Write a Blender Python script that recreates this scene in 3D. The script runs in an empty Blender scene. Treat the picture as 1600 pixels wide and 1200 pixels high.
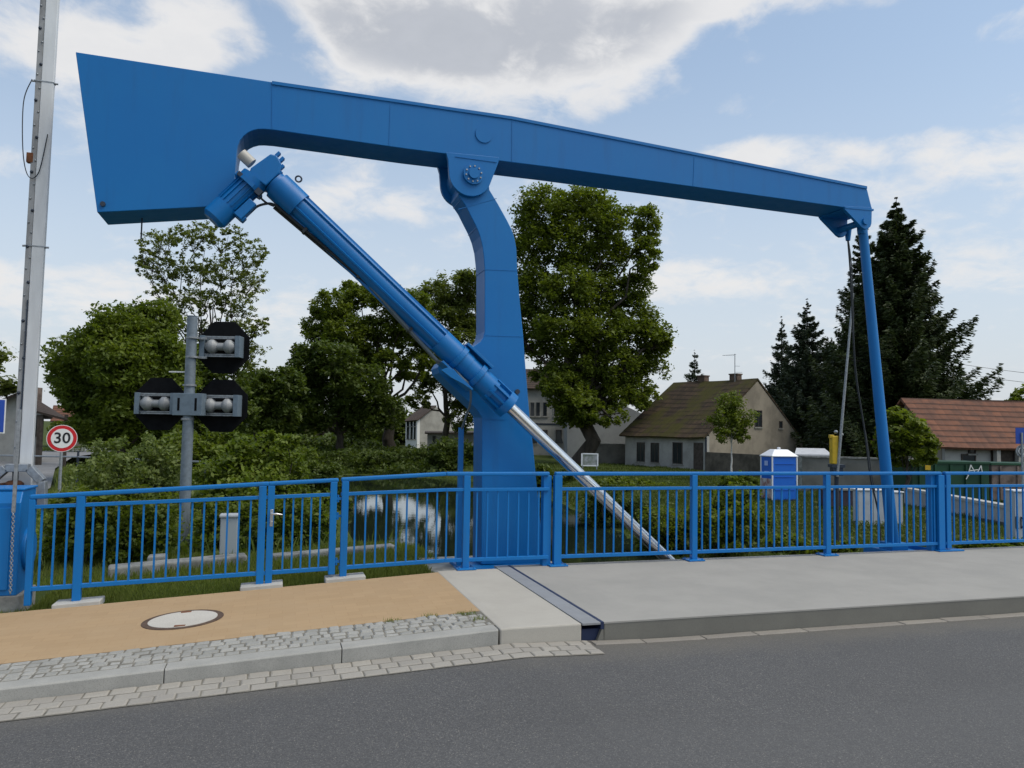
import bpy, math, random
import numpy as np
from math import sin, cos, tan, atan, pi, radians
from mathutils import Vector, Matrix

# ------------------------------------------------------------------ camera
F = 1200.0
YAW, PITCH, ROLL = radians(17.0), atan(69 / F), 0.017
CAM = np.array([0.0, 0.0, 1.6])
_fw = np.array([sin(YAW) * cos(PITCH), cos(YAW) * cos(PITCH), sin(PITCH)])
_rt0 = np.array([cos(YAW), -sin(YAW), 0.0]); _up0 = np.cross(_rt0, _fw)
_rt = _rt0 * cos(ROLL) + _up0 * sin(ROLL); _up = -_rt0 * sin(ROLL) + _up0 * cos(ROLL)
scene = bpy.context.scene
COL = scene.collection
cd = bpy.data.cameras.new('camera'); cam = bpy.data.objects.new('camera', cd); COL.objects.link(cam)
cd.sensor_width = 36; cd.lens = 36 * F / 1600; cd.clip_end = 6000; cd.clip_start = 0.05
m = Matrix.Identity(4)
for i in range(3):
    m[i][0] = _rt[i]; m[i][1] = _up[i]; m[i][2] = -_fw[i]; m[i][3] = CAM[i]
cam.matrix_world = m
scene.camera = cam
scene.view_settings.view_transform = 'Standard'
scene.view_settings.look = 'None'
scene.view_settings.exposure = 0.45
scene.view_settings.gamma = 1.0

def ray(px, py): return _fw + _rt * (px - 800) / F + _up * (600 - py) / F
def onY(px, py, Y): r = ray(px, py); return CAM + r * ((Y - CAM[1]) / r[1])
def onZ(px, py, Z): r = ray(px, py); return CAM + r * ((Z - CAM[2]) / r[2])
def at(px, py, d): return CAM + ray(px, py) * d          # d = camera depth in metres

# ------------------------------------------------------------------ sun
SUN_AZ, SUN_EL = radians(128), radians(58)      # azimuth measured from +Y towards +X
sl = bpy.data.lights.new('sun', 'SUN'); sl.energy = 1.55; sl.angle = radians(38); sl.color = (1.0, 0.90, 0.76)
so = bpy.data.objects.new('sun', sl); COL.objects.link(so)
sd = Vector((sin(SUN_AZ) * cos(SUN_EL), cos(SUN_AZ) * cos(SUN_EL), sin(SUN_EL)))
so.rotation_euler = sd.to_track_quat('Z', 'Y').to_euler(); so.location = (0, 0, 60)

# ------------------------------------------------------------------ world
class NT:
    def __init__(s, nt): s.nt = nt; s.N = nt.nodes; s.L = nt.links
    def n(s, t, **k):
        x = s.N.new(t)
        for a, b in k.items(): setattr(x, a, b)
        return x
    def put(s, sock, v):
        if hasattr(v, 'is_output') or isinstance(v, bpy.types.NodeSocket): s.L.new(v, sock)
        else: sock.default_value = v
    def math(s, op, a, b=None, c=None, clamp=False):
        x = s.n('ShaderNodeMath', operation=op, use_clamp=clamp)
        s.put(x.inputs[0], a)
        if b is not None: s.put(x.inputs[1], b)
        if c is not None: s.put(x.inputs[2], c)
        return x.outputs[0]
    def dot(s, a, vec):
        x = s.n('ShaderNodeVectorMath', operation='DOT_PRODUCT'); s.put(x.inputs[0], a); x.inputs[1].default_value = vec
        return x.outputs['Value']
    def smooth(s, v, lo, hi, a=0.0, b=1.0):
        x = s.n('ShaderNodeMapRange', interpolation_type='SMOOTHSTEP'); s.put(x.inputs[0], v)
        for i, q in enumerate((lo, hi, a, b)): x.inputs[i + 1].default_value = q
        return x.outputs[0]
    def mix(s, f, a, b, blend='MIX'):
        x = s.n('ShaderNodeMix', data_type='RGBA', blend_type=blend); s.put(x.inputs[0], f); s.put(x.inputs[6], a); s.put(x.inputs[7], b)
        return x.outputs[2]
    def noise(s, vec, scale, detail=4, rough=0.55, dist=0.0, out='Fac'):
        x = s.n('ShaderNodeTexNoise'); x.inputs['Scale'].default_value = scale; x.inputs['Detail'].default_value = detail
        x.inputs['Roughness'].default_value = rough; x.inputs['Distortion'].default_value = dist
        if vec is not None: s.L.new(vec, x.inputs['Vector'])
        return x.outputs[out]

world = bpy.data.worlds.new('World'); scene.world = world; world.use_nodes = True
w = NT(world.node_tree); w.N.clear()
sky = w.n('ShaderNodeTexSky'); sky.sky_type = 'NISHITA'; sky.sun_disc = False
sky.sun_elevation = SUN_EL; sky.sun_rotation = SUN_AZ; sky.air_density = 1.0; sky.dust_density = 2.4; sky.ozone_density = 1.2
tc = w.n('ShaderNodeTexCoord').outputs['Generated']
sep = w.n('ShaderNodeSeparateXYZ'); w.L.new(tc, sep.inputs[0])
zc = w.math('MAXIMUM', sep.outputs[2], 0.0)
inv = w.math('DIVIDE', 1.0, w.math('ADD', zc, 0.28))
pv = w.n('ShaderNodeVectorMath', operation='SCALE'); w.L.new(tc, pv.inputs[0]); w.L.new(inv, pv.inputs['Scale'])
nz = w.noise(pv.outputs[0], 2.6, 9, 0.58, 0.25)
nz2 = w.noise(pv.outputs[0], 11.0, 9, 0.62, 0.35)
dens = w.math('ADD', w.math('MULTIPLY', w.math('SUBTRACT', nz, 0.5), 1.9), w.math('MULTIPLY', w.math('SUBTRACT', nz2, 0.5), 2.1))
blobs = [(740, -10, 300, 120, 1.1), (850, 95, 190, 85, .75), (640, 80, 120, 60, .5), (1050, 10, 90, 40, .4), (60, 20, 200, 80, .6), (160, 85, 110, 42, .6), (325, 48, 80, 48, .85), (110, 185, 70, 45, .45), (20, 250, 60, 30, .35),
         (560, 315, 110, 30, .65), (1178, 162, 55, 24, .6), (1208, 245, 130, 30, .5), (1140, 238, 110, 30, .55), (1420, 225, 80, 26, .5), (1560, 235, 90, 30, .5), (1585, 42, 70, 26, .65), (1420, 275, 240, 30, .3),
         (1180, 95, 36, 16, .6), (90, 455, 190, 34, .5), (190, 425, 60, 20, .4), (430, 470, 190, 50, .35), (1100, 440, 150, 36, .6), (1500, 420, 220, 34, .4), (1130, 5, 110, 20, .6), (1300, 8, 130, 18, .3), (520, 120, 60, 30, .3),
         (1330, 110, 240, 90, -.7), (425, 110, 75, 110, -.7), (1010, 230, 110, 70, -.5), (25, 175, 60, 45, -.5), (420, 380, 170, 40, -.35), (1240, 340, 120, 30, -.3), (40, 330, 100, 50, -.4)]
for (px, py, rx, ry, st) in blobs:
    c = ray(px, py); c = c / np.linalg.norm(c)
    r_ = np.cross(c, [0, 0, 1.0]); r_ /= np.linalg.norm(r_); u_ = np.cross(r_, c)
    du = w.math('MULTIPLY', w.math('SUBTRACT', w.dot(tc, tuple(r_)), float(r_ @ c)), F / rx)
    dv = w.math('MULTIPLY', w.math('SUBTRACT', w.dot(tc, tuple(u_)), float(u_ @ c)), F / ry)
    d2 = w.math('ADD', w.math('MULTIPLY', du, du), w.math('MULTIPLY', dv, dv))
    front = w.math('GREATER_THAN', w.dot(tc, tuple(c)), 0.2)
    g = w.math('MULTIPLY', w.smooth(d2, 0.0, 1.6, st, 0.0), front)
    dens = w.math('ADD', dens, g)
    if 'g0' not in globals(): g0 = g
cloud = w.smooth(dens, -0.05, 1.0)
core = w.math('MULTIPLY', w.smooth(dens, 0.75, 1.6), w.smooth(g0, 0.1, 0.75))
ccol = w.mix(core, (0.80, 0.785, 0.77, 1), (0.47, 0.485, 0.52, 1))
ccol = w.mix(w.smooth(nz2, 0.35, 0.7, 0.0, 0.22), ccol, (0.62, 0.63, 0.66, 1))
hz = w.smooth(sep.outputs[2], 0.0, 0.50, 0.85, 0.26)
bgs = w.n('ShaderNodeBackground'); bgs.inputs[1].default_value = 0.14
w.L.new(w.mix(1.0, sky.outputs[0], (0.86, 1.0, 1.0, 1), 'MULTIPLY'), bgs.inputs[0])
bgc = w.n('ShaderNodeBackground'); w.L.new(ccol, bgc.inputs[0]); bgc.inputs[1].default_value = 0.80
bgh = w.n('ShaderNodeBackground'); bgh.inputs[0].default_value = (0.50, 0.525, 0.57, 1); bgh.inputs[1].default_value = 1.0
m0 = w.n('ShaderNodeMixShader'); w.L.new(hz, m0.inputs[0]); w.L.new(bgs.outputs[0], m0.inputs[1]); w.L.new(bgh.outputs[0], m0.inputs[2])
m1 = w.n('ShaderNodeMixShader'); w.L.new(w.math('MULTIPLY', cloud, 0.88), m1.inputs[0]); w.L.new(m0.outputs[0], m1.inputs[1]); w.L.new(bgc.outputs[0], m1.inputs[2])
wo = w.n('ShaderNodeOutputWorld'); w.L.new(m1.outputs[0], wo.inputs[0])

# ------------------------------------------------------------------ materials
MATS = {}
def mat(name, col, rough=0.6, metal=0.0, spec=0.5, var=0.0, vscale=3.0, bump=0.0, bscale=40.0, col2=None, coat=0.0, streak=0.0):
    if name in MATS: return MATS[name]
    M = bpy.data.materials.new(name); M.use_nodes = True; t = NT(M.node_tree)
    b = t.N['Principled BSDF']; b.inputs['Roughness'].default_value = rough; b.inputs['Metallic'].default_value = metal
    b.inputs['Specular IOR Level'].default_value = spec; b.inputs['Coat Weight'].default_value = coat
    tcn = t.n('ShaderNodeTexCoord').outputs['Object']
    c = (*col, 1)
    if var or col2:
        c2 = (*(col2 if col2 else tuple(x * (1 - var) for x in col)), 1)
        v = tcn
        if streak:
            mp = t.n('ShaderNodeMapping'); t.L.new(tcn, mp.inputs[0]); mp.inputs['Scale'].default_value = (1, 1, streak); v = mp.outputs[0]
        f = t.smooth(t.noise(v, vscale, 6, 0.6), 0.35, 0.68)
        t.L.new(t.mix(f, c, c2), b.inputs['Base Color'])
        rr = t.n('ShaderNodeMapRange'); t.L.new(f, rr.inputs[0]); rr.inputs[3].default_value = rough; rr.inputs[4].default_value = min(1, rough + 0.12)
        t.L.new(rr.outputs[0], b.inputs['Roughness'])
    else: b.inputs['Base Color'].default_value = c
    if bump:
        bn = t.n('ShaderNodeBump'); bn.inputs['Strength'].default_value = bump; bn.inputs['Distance'].default_value = 0.01
        t.L.new(t.noise(tcn, bscale, 5, 0.6), bn.inputs['Height']); t.L.new(bn.outputs[0], b.inputs['Normal'])
    MATS[name] = M; return M

def leafmat(name, c1, c2, c3=None, trans=0.28):
    if name in MATS: return MATS[name]
    M = bpy.data.materials.new(name); M.use_nodes = True; t = NT(M.node_tree)
    b = t.N['Principled BSDF']; out = t.N['Material Output']
    b.inputs['Roughness'].default_value = 0.55; b.inputs['Specular IOR Level'].default_value = 0.3
    g = t.n('ShaderNodeNewGeometry'); o = t.n('ShaderNodeTexCoord').outputs['Object']
    c = t.mix(g.outputs['Random Per Island'], (*c1, 1), (*c2, 1))
    c = t.mix(t.smooth(t.noise(o, 0.45, 3), 0.4, 0.65, 0, 0.75), c, (*(c3 or c2), 1))
    t.L.new(c, b.inputs['Base Color'])
    tr = t.n('ShaderNodeBsdfTranslucent'); t.L.new(t.mix(1.0, c, (1.3, 1.35, 0.5, 1), 'MULTIPLY'), tr.inputs[0])
    mx = t.n('ShaderNodeMixShader'); mx.inputs[0].default_value = trans
    t.L.new(b.outputs[0], mx.inputs[1]); t.L.new(tr.outputs[0], mx.inputs[2]); t.L.new(mx.outputs[0], out.inputs[0])
    MATS[name] = M; return M

BLUE = mat('blue_paint', (0.001, 0.145, 0.43), 0.42, var=0.16, vscale=1.3, bump=0.03, bscale=18, spec=0.32)
BLUE2 = mat('blue_machine_paint', (0.001, 0.148, 0.44), 0.36, var=0.2, vscale=4, spec=0.4)
RAILB = mat('blue_railing_paint', (0.001, 0.150, 0.44), 0.42, spec=0.35, var=0.15, vscale=6, bump=0.05, bscale=60)
CHROME = mat('polished_steel', (0.72, 0.70, 0.67), 0.14, 1.0, var=0.12, vscale=9)
GALV = mat('galvanised_steel', (0.36, 0.38, 0.40), 0.5, 0.7, var=0.3, vscale=25, bump=0.1, bscale=90)
GALVP = mat('galvanised_post', (0.20, 0.24, 0.28), 0.5, 0.35, var=0.2, vscale=14)
SIGGREY = mat('grey_bracket_paint', (0.16, 0.21, 0.26), 0.45, 0.2, var=0.15, vscale=14)
BLACK = mat('black_board', (0.003, 0.0035, 0.005), 0.75, spec=0.2, var=0.3, vscale=8)
RUBBER = mat('black_cable', (0.012, 0.016, 0.02), 0.5)
PIPEG = mat('grey_conduit', (0.13, 0.17, 0.20), 0.45, 0.3)
ALU = mat('aluminium_boom', (0.50, 0.51, 0.52), 0.42, 0.35, var=0.25, vscale=5, streak=0.15)
BOOMW = mat('white_boom_paint', (0.68, 0.69, 0.70), 0.45, var=0.2, vscale=4, streak=0.2)
BOOMG = mat('weathered_boom_flange', (0.33, 0.33, 0.33), 0.55, 0.2, var=0.4, vscale=8, streak=0.3)
RUST = mat('rust', (0.20, 0.075, 0.03), 0.85, var=0.5, vscale=20)
WHITEP = mat('white_plastic', (0.72, 0.73, 0.76), 0.35)
TOILB = mat('blue_plastic', (0.003, 0.11, 0.52), 0.42, bump=0.04, bscale=8)
RED = mat('sign_red', (0.52, 0.012, 0.018), 0.4)
SIGNW = mat('sign_white', (0.70, 0.70, 0.70), 0.4)
SIGNB = mat('sign_blue', (0.012, 0.06, 0.36), 0.4)
INK = mat('sign_black', (0.01, 0.01, 0.012), 0.5)
YEL = mat('yellow_paint', (0.62, 0.40, 0.015), 0.45, var=0.2, vscale=8)
CONC = mat('concrete', (0.42, 0.41, 0.385), 0.85, var=0.22, vscale=2.2, bump=0.25, bscale=60)
CONCD = mat('concrete_weathered', (0.30, 0.295, 0.27), 0.9, var=0.45, vscale=5, bump=0.4, bscale=40)
BARK = mat('bark', (0.060, 0.048, 0.036), 0.95, var=0.5, vscale=3, bump=0.6, bscale=10, streak=0.2)
BIRCHM = mat('white_painted_bark', (0.62, 0.60, 0.56), 0.8, var=0.3, vscale=10)
GLASSD = mat('dark_window_glass', (0.02, 0.025, 0.03), 0.12, spec=0.6)
WOODD = mat('old_dark_wood', (0.07, 0.055, 0.045), 0.9, var=0.4, vscale=5)
DKSTEEL = mat('dark_steel', (0.03, 0.04, 0.06), 0.5, 0.3)

def paint(name, col, fade, rough=0.4, amt=0.5):
    M = bpy.data.materials.new(name); M.use_nodes = True; t = NT(M.node_tree); b = t.N['Principled BSDF']; b.inputs['Specular IOR Level'].default_value = 0.35
    o = t.n('ShaderNodeTexCoord').outputs['Object']; mp = t.n('ShaderNodeMapping'); t.L.new(o, mp.inputs[0]); mp.inputs['Scale'].default_value = (1, 1, 0.10)
    st = t.noise(mp.outputs[0], 9, 5, 0.6)
    c = t.mix(t.smooth(t.noise(o, 0.9, 5, 0.6), 0.35, 0.7, 0, 0.55), (*col, 1), (*fade, 1))
    c = t.mix(t.smooth(st, 0.52, 0.76, 0, 0.34 * amt), c, (col[0] * .5 + .012, col[1] * .48, col[2] * .42, 1))
    c = t.mix(t.smooth(t.noise(o, 38, 3, 0.7), 0.73, 0.76, 0, 0.75 * amt), c, (0.10, 0.055, 0.03, 1))
    c = t.mix(t.smooth(t.noise(o, 6, 6, 0.7), 0.60, 0.78, 0, 0.30 * amt), c, (0.05, 0.11, 0.20, 1))
    t.L.new(c, b.inputs['Base Color']); rr = t.n('ShaderNodeMapRange'); t.L.new(st, rr.inputs[0]); rr.inputs[3].default_value = rough - .08; rr.inputs[4].default_value = rough + .2
    t.L.new(rr.outputs[0], b.inputs['Roughness'])
    bn = t.n('ShaderNodeBump'); bn.inputs['Strength'].default_value = 0.10; bn.inputs['Distance'].default_value = 0.02
    t.L.new(t.noise(o, 1.7, 3, 0.5), bn.inputs['Height']); t.L.new(bn.outputs[0], b.inputs['Normal']); return M
BLUE = paint('blue_weathered_paint', (0.001, 0.130, 0.39), (0.003, 0.148, 0.405))
RAILB = paint('blue_weathered_railing', (0.001, 0.138, 0.42), (0.004, 0.156, 0.43), amt=0.8)
BLUE2 = paint('blue_weathered_machine', (0.001, 0.124, 0.375), (0.003, 0.145, 0.40), 0.34, 0.7)

# ------------------------------------------------------------------ mesh helpers
ORG = {}
def tag(o, label=None, cat=None, group=None, kind=None):
    if label: o['label'] = label
    if cat: o['category'] = cat
    if group: o['group'] = group
    if kind: o['kind'] = kind
    return o
def thing(name, loc, label, cat, group=None):
    o = bpy.data.objects.new(name, None); COL.objects.link(o); o.location = tuple(loc); o.empty_display_size = 0.1
    ORG[o.name] = np.array(loc, float); return tag(o, label, cat, group)
def link_mesh(name, V, Fc, mtl, parent=None, org=None, smooth=False, bevel=0.0):
    V = np.asarray(V, float).reshape(-1, 3)
    if parent is not None: o0 = ORG[parent.name]
    elif org is not None: o0 = np.array(org, float)
    else: o0 = np.zeros(3)
    me = bpy.data.meshes.new(name); me.from_pydata((V - o0).tolist(), [], Fc); me.materials.append(mtl)
    if smooth: me.polygons.foreach_set('use_smooth', [True] * len(me.polygons))
    me.update()
    o = bpy.data.objects.new(name, me); COL.objects.link(o)
    if parent is not None: o.parent = parent
    else: o.location = tuple(o0)
    ORG[o.name] = o0
    if bevel:
        b = o.modifiers.new('Bevel', 'BEVEL'); b.width = bevel; b.segments = 2; b.limit_method = 'ANGLE'; b.angle_limit = radians(35)
    if smooth:
        try: me.set_sharp_from_angle(angle=radians(38))
        except Exception: pass
    return o
class MB:
    def __init__(s): s.V = []; s.F = []
    def add(s, V, Fc):
        n = len(s.V); s.V += [tuple(map(float, v)) for v in V]; s.F += [tuple(i + n for i in f) for f in Fc]; return s
    def box(s, x0, x1, y0, y1, z0, z1):
        V = [(x, y, z) for x in (x0, x1) for y in (y0, y1) for z in (z0, z1)]
        return s.add(V, [(0, 1, 3, 2), (4, 6, 7, 5), (0, 4, 5, 1), (2, 3, 7, 6), (0, 2, 6, 4), (1, 5, 7, 3)])
    def obox(s, c, a, b, d):      # centre + three half-axis vectors
        c, a, b, d = map(lambda q: np.array(q, float), (c, a, b, d))
        V = [c + i * a + j * b + k * d for i in (-1, 1) for j in (-1, 1) for k in (-1, 1)]
        Fc = [(0, 1, 3, 2), (4, 6, 7, 5), (0, 4, 5, 1), (2, 3, 7, 6), (0, 2, 6, 4), (1, 5, 7, 3)]
        if np.dot(np.cross(a, b), d) < 0: Fc = [f[::-1] for f in Fc]
        return s.add(V, Fc)
    def bar(s, p, q, w_, h_, up=(0, 0, 1)):   # rectangular bar from p to q; w_ sideways, h_ along up
        p, q = np.array(p, float), np.array(q, float); a = (q - p) / 2; n = a / np.linalg.norm(a)
        u = np.array(up, float); u = u - n * (u @ n); u /= np.linalg.norm(u); sd_ = np.cross(n, u)
        return s.obox((p + q) / 2, a, sd_ * w_ / 2, u * h_ / 2)
    def prism(s, P, e):            # polygon P (3d, planar) extruded by vector e
        n = len(P); P = [np.array(p, float) for p in P]; e = np.array(e, float)
        nr = sum((np.cross(P[i] - P[0], P[(i + 1) % n] - P[0]) for i in range(1, n - 1)), np.zeros(3))
        if nr @ e > 0: P = P[::-1]
        V = P + [p + e for p in P]
        return s.add(V, [tuple(range(n)), tuple(range(2 * n - 1, n - 1, -1))] + [(i, i + n, (i + 1) % n + n, (i + 1) % n) for i in range(n)])
    def cyl(s, p, q, r0, r1=None, n=20, caps=True, ph=0.0):
        r1 = r0 if r1 is None else r1
        return s.tube([p, q], [r0, r1], n, caps, ph)
    def tube(s, pts, r, n=8, caps=True, ph=0.0):
        pts = [np.array(p, float) for p in pts]; k = len(pts)
        if not hasattr(r, '__len__'): r = [r] * k
        V = []; ref = None
        for i, p in enumerate(pts):
            t = pts[min(i + 1, k - 1)] - pts[max(i - 1, 0)]; t = t / (np.linalg.norm(t) + 1e-12)
            if ref is None: ref = np.array([0, 0, 1.0]) if abs(t[2]) < 0.9 else np.array([0, 1.0, 0])
            u = ref - t * (ref @ t); u /= np.linalg.norm(u); v = np.cross(t, u); ref = u
            for j in range(n):
                a = 2 * pi * j / n + ph; V.append(p + r[i] * (cos(a) * u + sin(a) * v))
        Fc = [(i * n + j, i * n + (j + 1) % n, (i + 1) * n + (j + 1) % n, (i + 1) * n + j) for i in range(k - 1) for j in range(n)]
        if caps: Fc += [tuple(range(n - 1, -1, -1)), tuple(range((k - 1) * n, k * n))]
        return s.add(V, Fc)
    def ball(s, c, r, n=12, k=7, sz=1.0):
        c = np.array(c, float); V = [c + (0, 0, r * sz)]; Fc = []
        for i in range(1, k):
            for j in range(n):
                a, b = pi * i / k, 2 * pi * j / n; V.append(c + r * np.array([sin(a) * cos(b), sin(a) * sin(b), sz * cos(a)]))
        V.append(c - (0, 0, r * sz)); e = len(V) - 1
        for j in range(n):
            Fc.append((0, 1 + j, 1 + (j + 1) % n)); Fc.append((e, 1 + (k - 2) * n + (j + 1) % n, 1 + (k - 2) * n + j))
            for i in range(k - 2): Fc.append((1 + i * n + j, 1 + (i + 1) * n + j, 1 + (i + 1) * n + (j + 1) % n, 1 + i * n + (j + 1) % n))
        return s.add(V, Fc)
    def torus(s, c, r, t, nrm=(0, 1, 0), n=20, k=8):
        c = np.array(c, float); nn = np.array(nrm, float); nn /= np.linalg.norm(nn)
        u = np.cross(nn, [0.3, 0.1, 1]); u /= np.linalg.norm(u); v = np.cross(nn, u); V = []; Fc = []
        for i in range(n):
            a = 2 * pi * i / n; d = cos(a) * u + sin(a) * v
            for j in range(k):
                b = 2 * pi * j / k; V.append(c + d * (r + t * cos(b)) + nn * t * sin(b))
        for i in range(n):
            for j in range(k): Fc.append((i * k + j, ((i + 1) % n) * k + j, ((i + 1) % n) * k + (j + 1) % k, i * k + (j + 1) % k))
        return s.add(V, Fc)
    def build(s, name, mtl, parent=None, org=None, smooth=False, bevel=0.0):
        return link_mesh(name, s.V, s.F, mtl, parent, org, smooth, bevel)

rng = np.random.default_rng(7)
random.seed(7)

# ------------------------------------------------------------------ setting: levels
X0 = 1.68                         # where the ramp meets the bridge
KERB, RAILY, EDGE = 5.42, 7.75, 7.86
def SZ(x): return 0.15 - 0.0535 * max(0.0, X0 - x)          # footway level
def RZ(x): return (0.035 - 0.045 * (X0 - x)) if x < X0 else 0.035 * max(0.0, 1 - (x - X0) / 1.2)           # carriageway level
RIVER = np.array([(2.6, -80), (2.6, 12), (2.5, 22), (3.0, 35), (3.0, 44), (-4, 50), (-30, 57), (-120, 60), (-120, 74), (-25, 69), (0, 63), (8, 59.5), (13, 54), (14.3, 44), (13.8, 36), (12.6, 28), (10.9, 20), (9.3, 10), (9.0, -80)], float)
def sdist(x, y):                  # >0 on land
    x = np.asarray(x, float); y = np.asarray(y, float); d = np.full(x.shape, 1e9); ins = np.zeros(x.shape, bool); n = len(RIVER)
    for i in range(n):
        a, b = RIVER[i], RIVER[(i + 1) % n]; e = b - a; L = e @ e
        t = np.clip(((x - a[0]) * e[0] + (y - a[1]) * e[1]) / L, 0, 1)
        d = np.minimum(d, np.hypot(x - a[0] - t * e[0], y - a[1] - t * e[1]))
        c = ((a[1] > y) != (b[1] > y)); xi = a[0] + (y - a[1]) * e[0] / (e[1] if e[1] else 1e-9)
        ins ^= c & (x < xi)
    return np.where(ins, -d, d)
def ss(v, a, b): t = np.clip((v - a) / (b - a), 0, 1); return t * t * (3 - 2 * t)
WZ = -2.2
def H(x, y, bumps=True):
    x = np.asarray(x, float); y = np.asarray(y, float)
    right = x > 6
    ramp = -0.0535 * np.maximum(0, X0 - np.maximum(x, -22))
    left = (0.07 + ramp) * (1 - ss(y, 8.6, 13.2)) + (-0.28 + 0.5 * ramp) * ss(y, 8.6, 13.2)
    left = left * (1 - ss(y, 13.5, 20)) + (-1.0) * ss(y, 13.5, 20)
    left = np.where(y < 7.6, np.minimum(left, -0.30 + 1.3 * ramp), left)
    rgt = np.where(y < 7.8, -0.5, -1.3)
    land = np.where(right, rgt, left)
    far = ss(y, 60, 75); land = land * (1 - far) + (-1.05) * far
    s = sdist(x, y)
    bank = np.where(right, 4.0, 3.0); bank = np.where((~right) & (y < 12), 0.8, bank)
    f = ss(s, 0, bank)
    z = np.where(s > 0, WZ + (land - WZ) * f, WZ - 0.9 * ss(-s, 0, 1.5))
    if bumps:
        z = z + np.where((s > 0.5) & (y > 9), 0.06 * np.sin(x * 1.3 + y * 0.7) * np.sin(y * 0.9 - x * 0.4) * ss(y, 9, 16), 0)
    return z
def Hs(x, y): return float(H(np.array([x]), np.array([y]))[0])
def gp(px, py, d0=6.0):           # where a ray meets the ground
    r = ray(px, py); t = d0
    while t < 300:
        p = CAM + r * t
        if p[2] < Hs(p[0], p[1]): return p
        t += 0.1 + t * 0.004
    return CAM + r * t
def ground_at(px, d, py=700):
    p = at(px, py, d); return np.array([p[0], p[1], Hs(p[0], p[1])])

def ground_mat():
    M = bpy.data.materials.new('grassy_ground'); M.use_nodes = True; t = NT(M.node_tree); b = t.N['Principled BSDF']
    o = t.n('ShaderNodeTexCoord').outputs['Object']
    c = t.mix(t.smooth(t.noise(o, 0.7, 6, 0.65), 0.35, 0.7), (0.048, 0.070, 0.014, 1), (0.085, 0.095, 0.028, 1))
    c = t.mix(t.smooth(t.noise(o, 9, 5, 0.7), 0.35, 0.75, 0, 0.8), c, (0.028, 0.052, 0.012, 1))
    c = t.mix(t.smooth(t.noise(o, 1.7, 5, 0.6), 0.60, 0.75, 0, 0.6), c, (0.12, 0.10, 0.06, 1))
    t.L.new(c, b.inputs['Base Color']); b.inputs['Roughness'].default_value = 0.95; b.inputs['Specular IOR Level'].default_value = 0.1
    bn = t.n('ShaderNodeBump'); bn.inputs['Strength'].default_value = 0.7; bn.inputs['Distance'].default_value = 0.08
    t.L.new(t.noise(o, 7, 6, 0.7), bn.inputs['Height']); t.L.new(bn.outputs[0], b.inputs['Normal'])
    return M
GROUND = ground_mat()
gx = np.concatenate([[-3000, -1200, -500, -250, -150, -110], np.arange(-80, -20, 3), np.arange(-20, 26, 0.55), np.arange(26, 90, 2.5), [110, 150, 250, 500, 1200, 3000]])
gy = np.concatenate([[-3000, -1000, -300, -120, -70, -40, -20, -10, -4, 0, 4, 7.0, 7.55, 7.62, 7.7, 7.79, 7.82, 7.9], np.arange(8.3, 62, 0.55), np.arange(62, 120, 2.5), [130, 170, 250, 450, 1200, 3000]])
GX, GY = np.meshgrid(gx, gy, indexing='ij'); GZ = H(GX, GY)
nx, ny = GX.shape
idx = np.arange(nx * ny).reshape(nx, ny)
quads = np.stack([idx[:-1, :-1], idx[1:, :-1], idx[1:, 1:], idx[:-1, 1:]], -1).reshape(-1, 4)
tag(link_mesh('ground', np.stack([GX, GY, GZ], -1).reshape(-1, 3), quads.tolist(), GROUND, smooth=True), kind='structure')

# water
def water_mat():
    M = bpy.data.materials.new('river_water'); M.use_nodes = True; t = NT(M.node_tree); b = t.N['Principled BSDF']
    b.inputs['Base Color'].default_value = (0.012, 0.018, 0.012, 1); b.inputs['Roughness'].default_value = 0.03; b.inputs['IOR'].default_value = 1.33
    b.inputs['Specular IOR Level'].default_value = 0.85
    o = t.n('ShaderNodeTexCoord').outputs['Object']; mp = t.n('ShaderNodeMapping'); t.L.new(o, mp.inputs[0]); mp.inputs['Scale'].default_value = (0.8, 1.6, 1)
    bn = t.n('ShaderNodeBump'); bn.inputs['Strength'].default_value = 0.06; bn.inputs['Distance'].default_value = 0.03
    t.L.new(t.noise(mp.outputs[0], 2.2, 3, 0.5), bn.inputs['Height']); t.L.new(bn.outputs[0], b.inputs['Normal'])
    return M
tag(link_mesh('river', [(-125, -85, WZ), (60, -85, WZ), (60, 90, WZ), (-125, 90, WZ)], [(0, 1, 2, 3)], water_mat()), kind='structure')

# strips following the ramp and the bridge
def strip(name, x0, x1, y0, y1, zf, mtl, dz=0.0, thick=0.0, kind='structure', step=0.4):
    xs = sorted(set([x0, x1] + [x for x in (X0, X0 + 1.2) if x0 < x < x1])); ex = []
    xs = np.array(xs); V = []; Fc = []; n = len(xs)
    for x in xs: V += [(x, y0, zf(x) + dz), (x, y1, zf(x) + dz)]
    for i in range(n - 1): Fc.append((2 * i, 2 * i + 2, 2 * i + 3, 2 * i + 1))
    if thick:
        b = len(V)
        for x in xs: V += [(x, y0, zf(x) + dz - thick), (x, y1, zf(x) + dz - thick)]
        for i in range(n - 1):
            a = 2 * i
            Fc += [(a, b + a, b + a + 2, a + 2), (a + 1, a + 3, b + a + 3, b + a + 1), (b + a, b + a + 1, b + a + 3, b + a + 2)]
        Fc += [(0, 1, b + 1, b), (2 * n - 2, b + 2 * n - 2, b + 2 * n - 1, 2 * n - 1)]
    o = link_mesh(name, V, Fc, mtl)
    if kind: o['kind'] = kind
    return o

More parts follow.
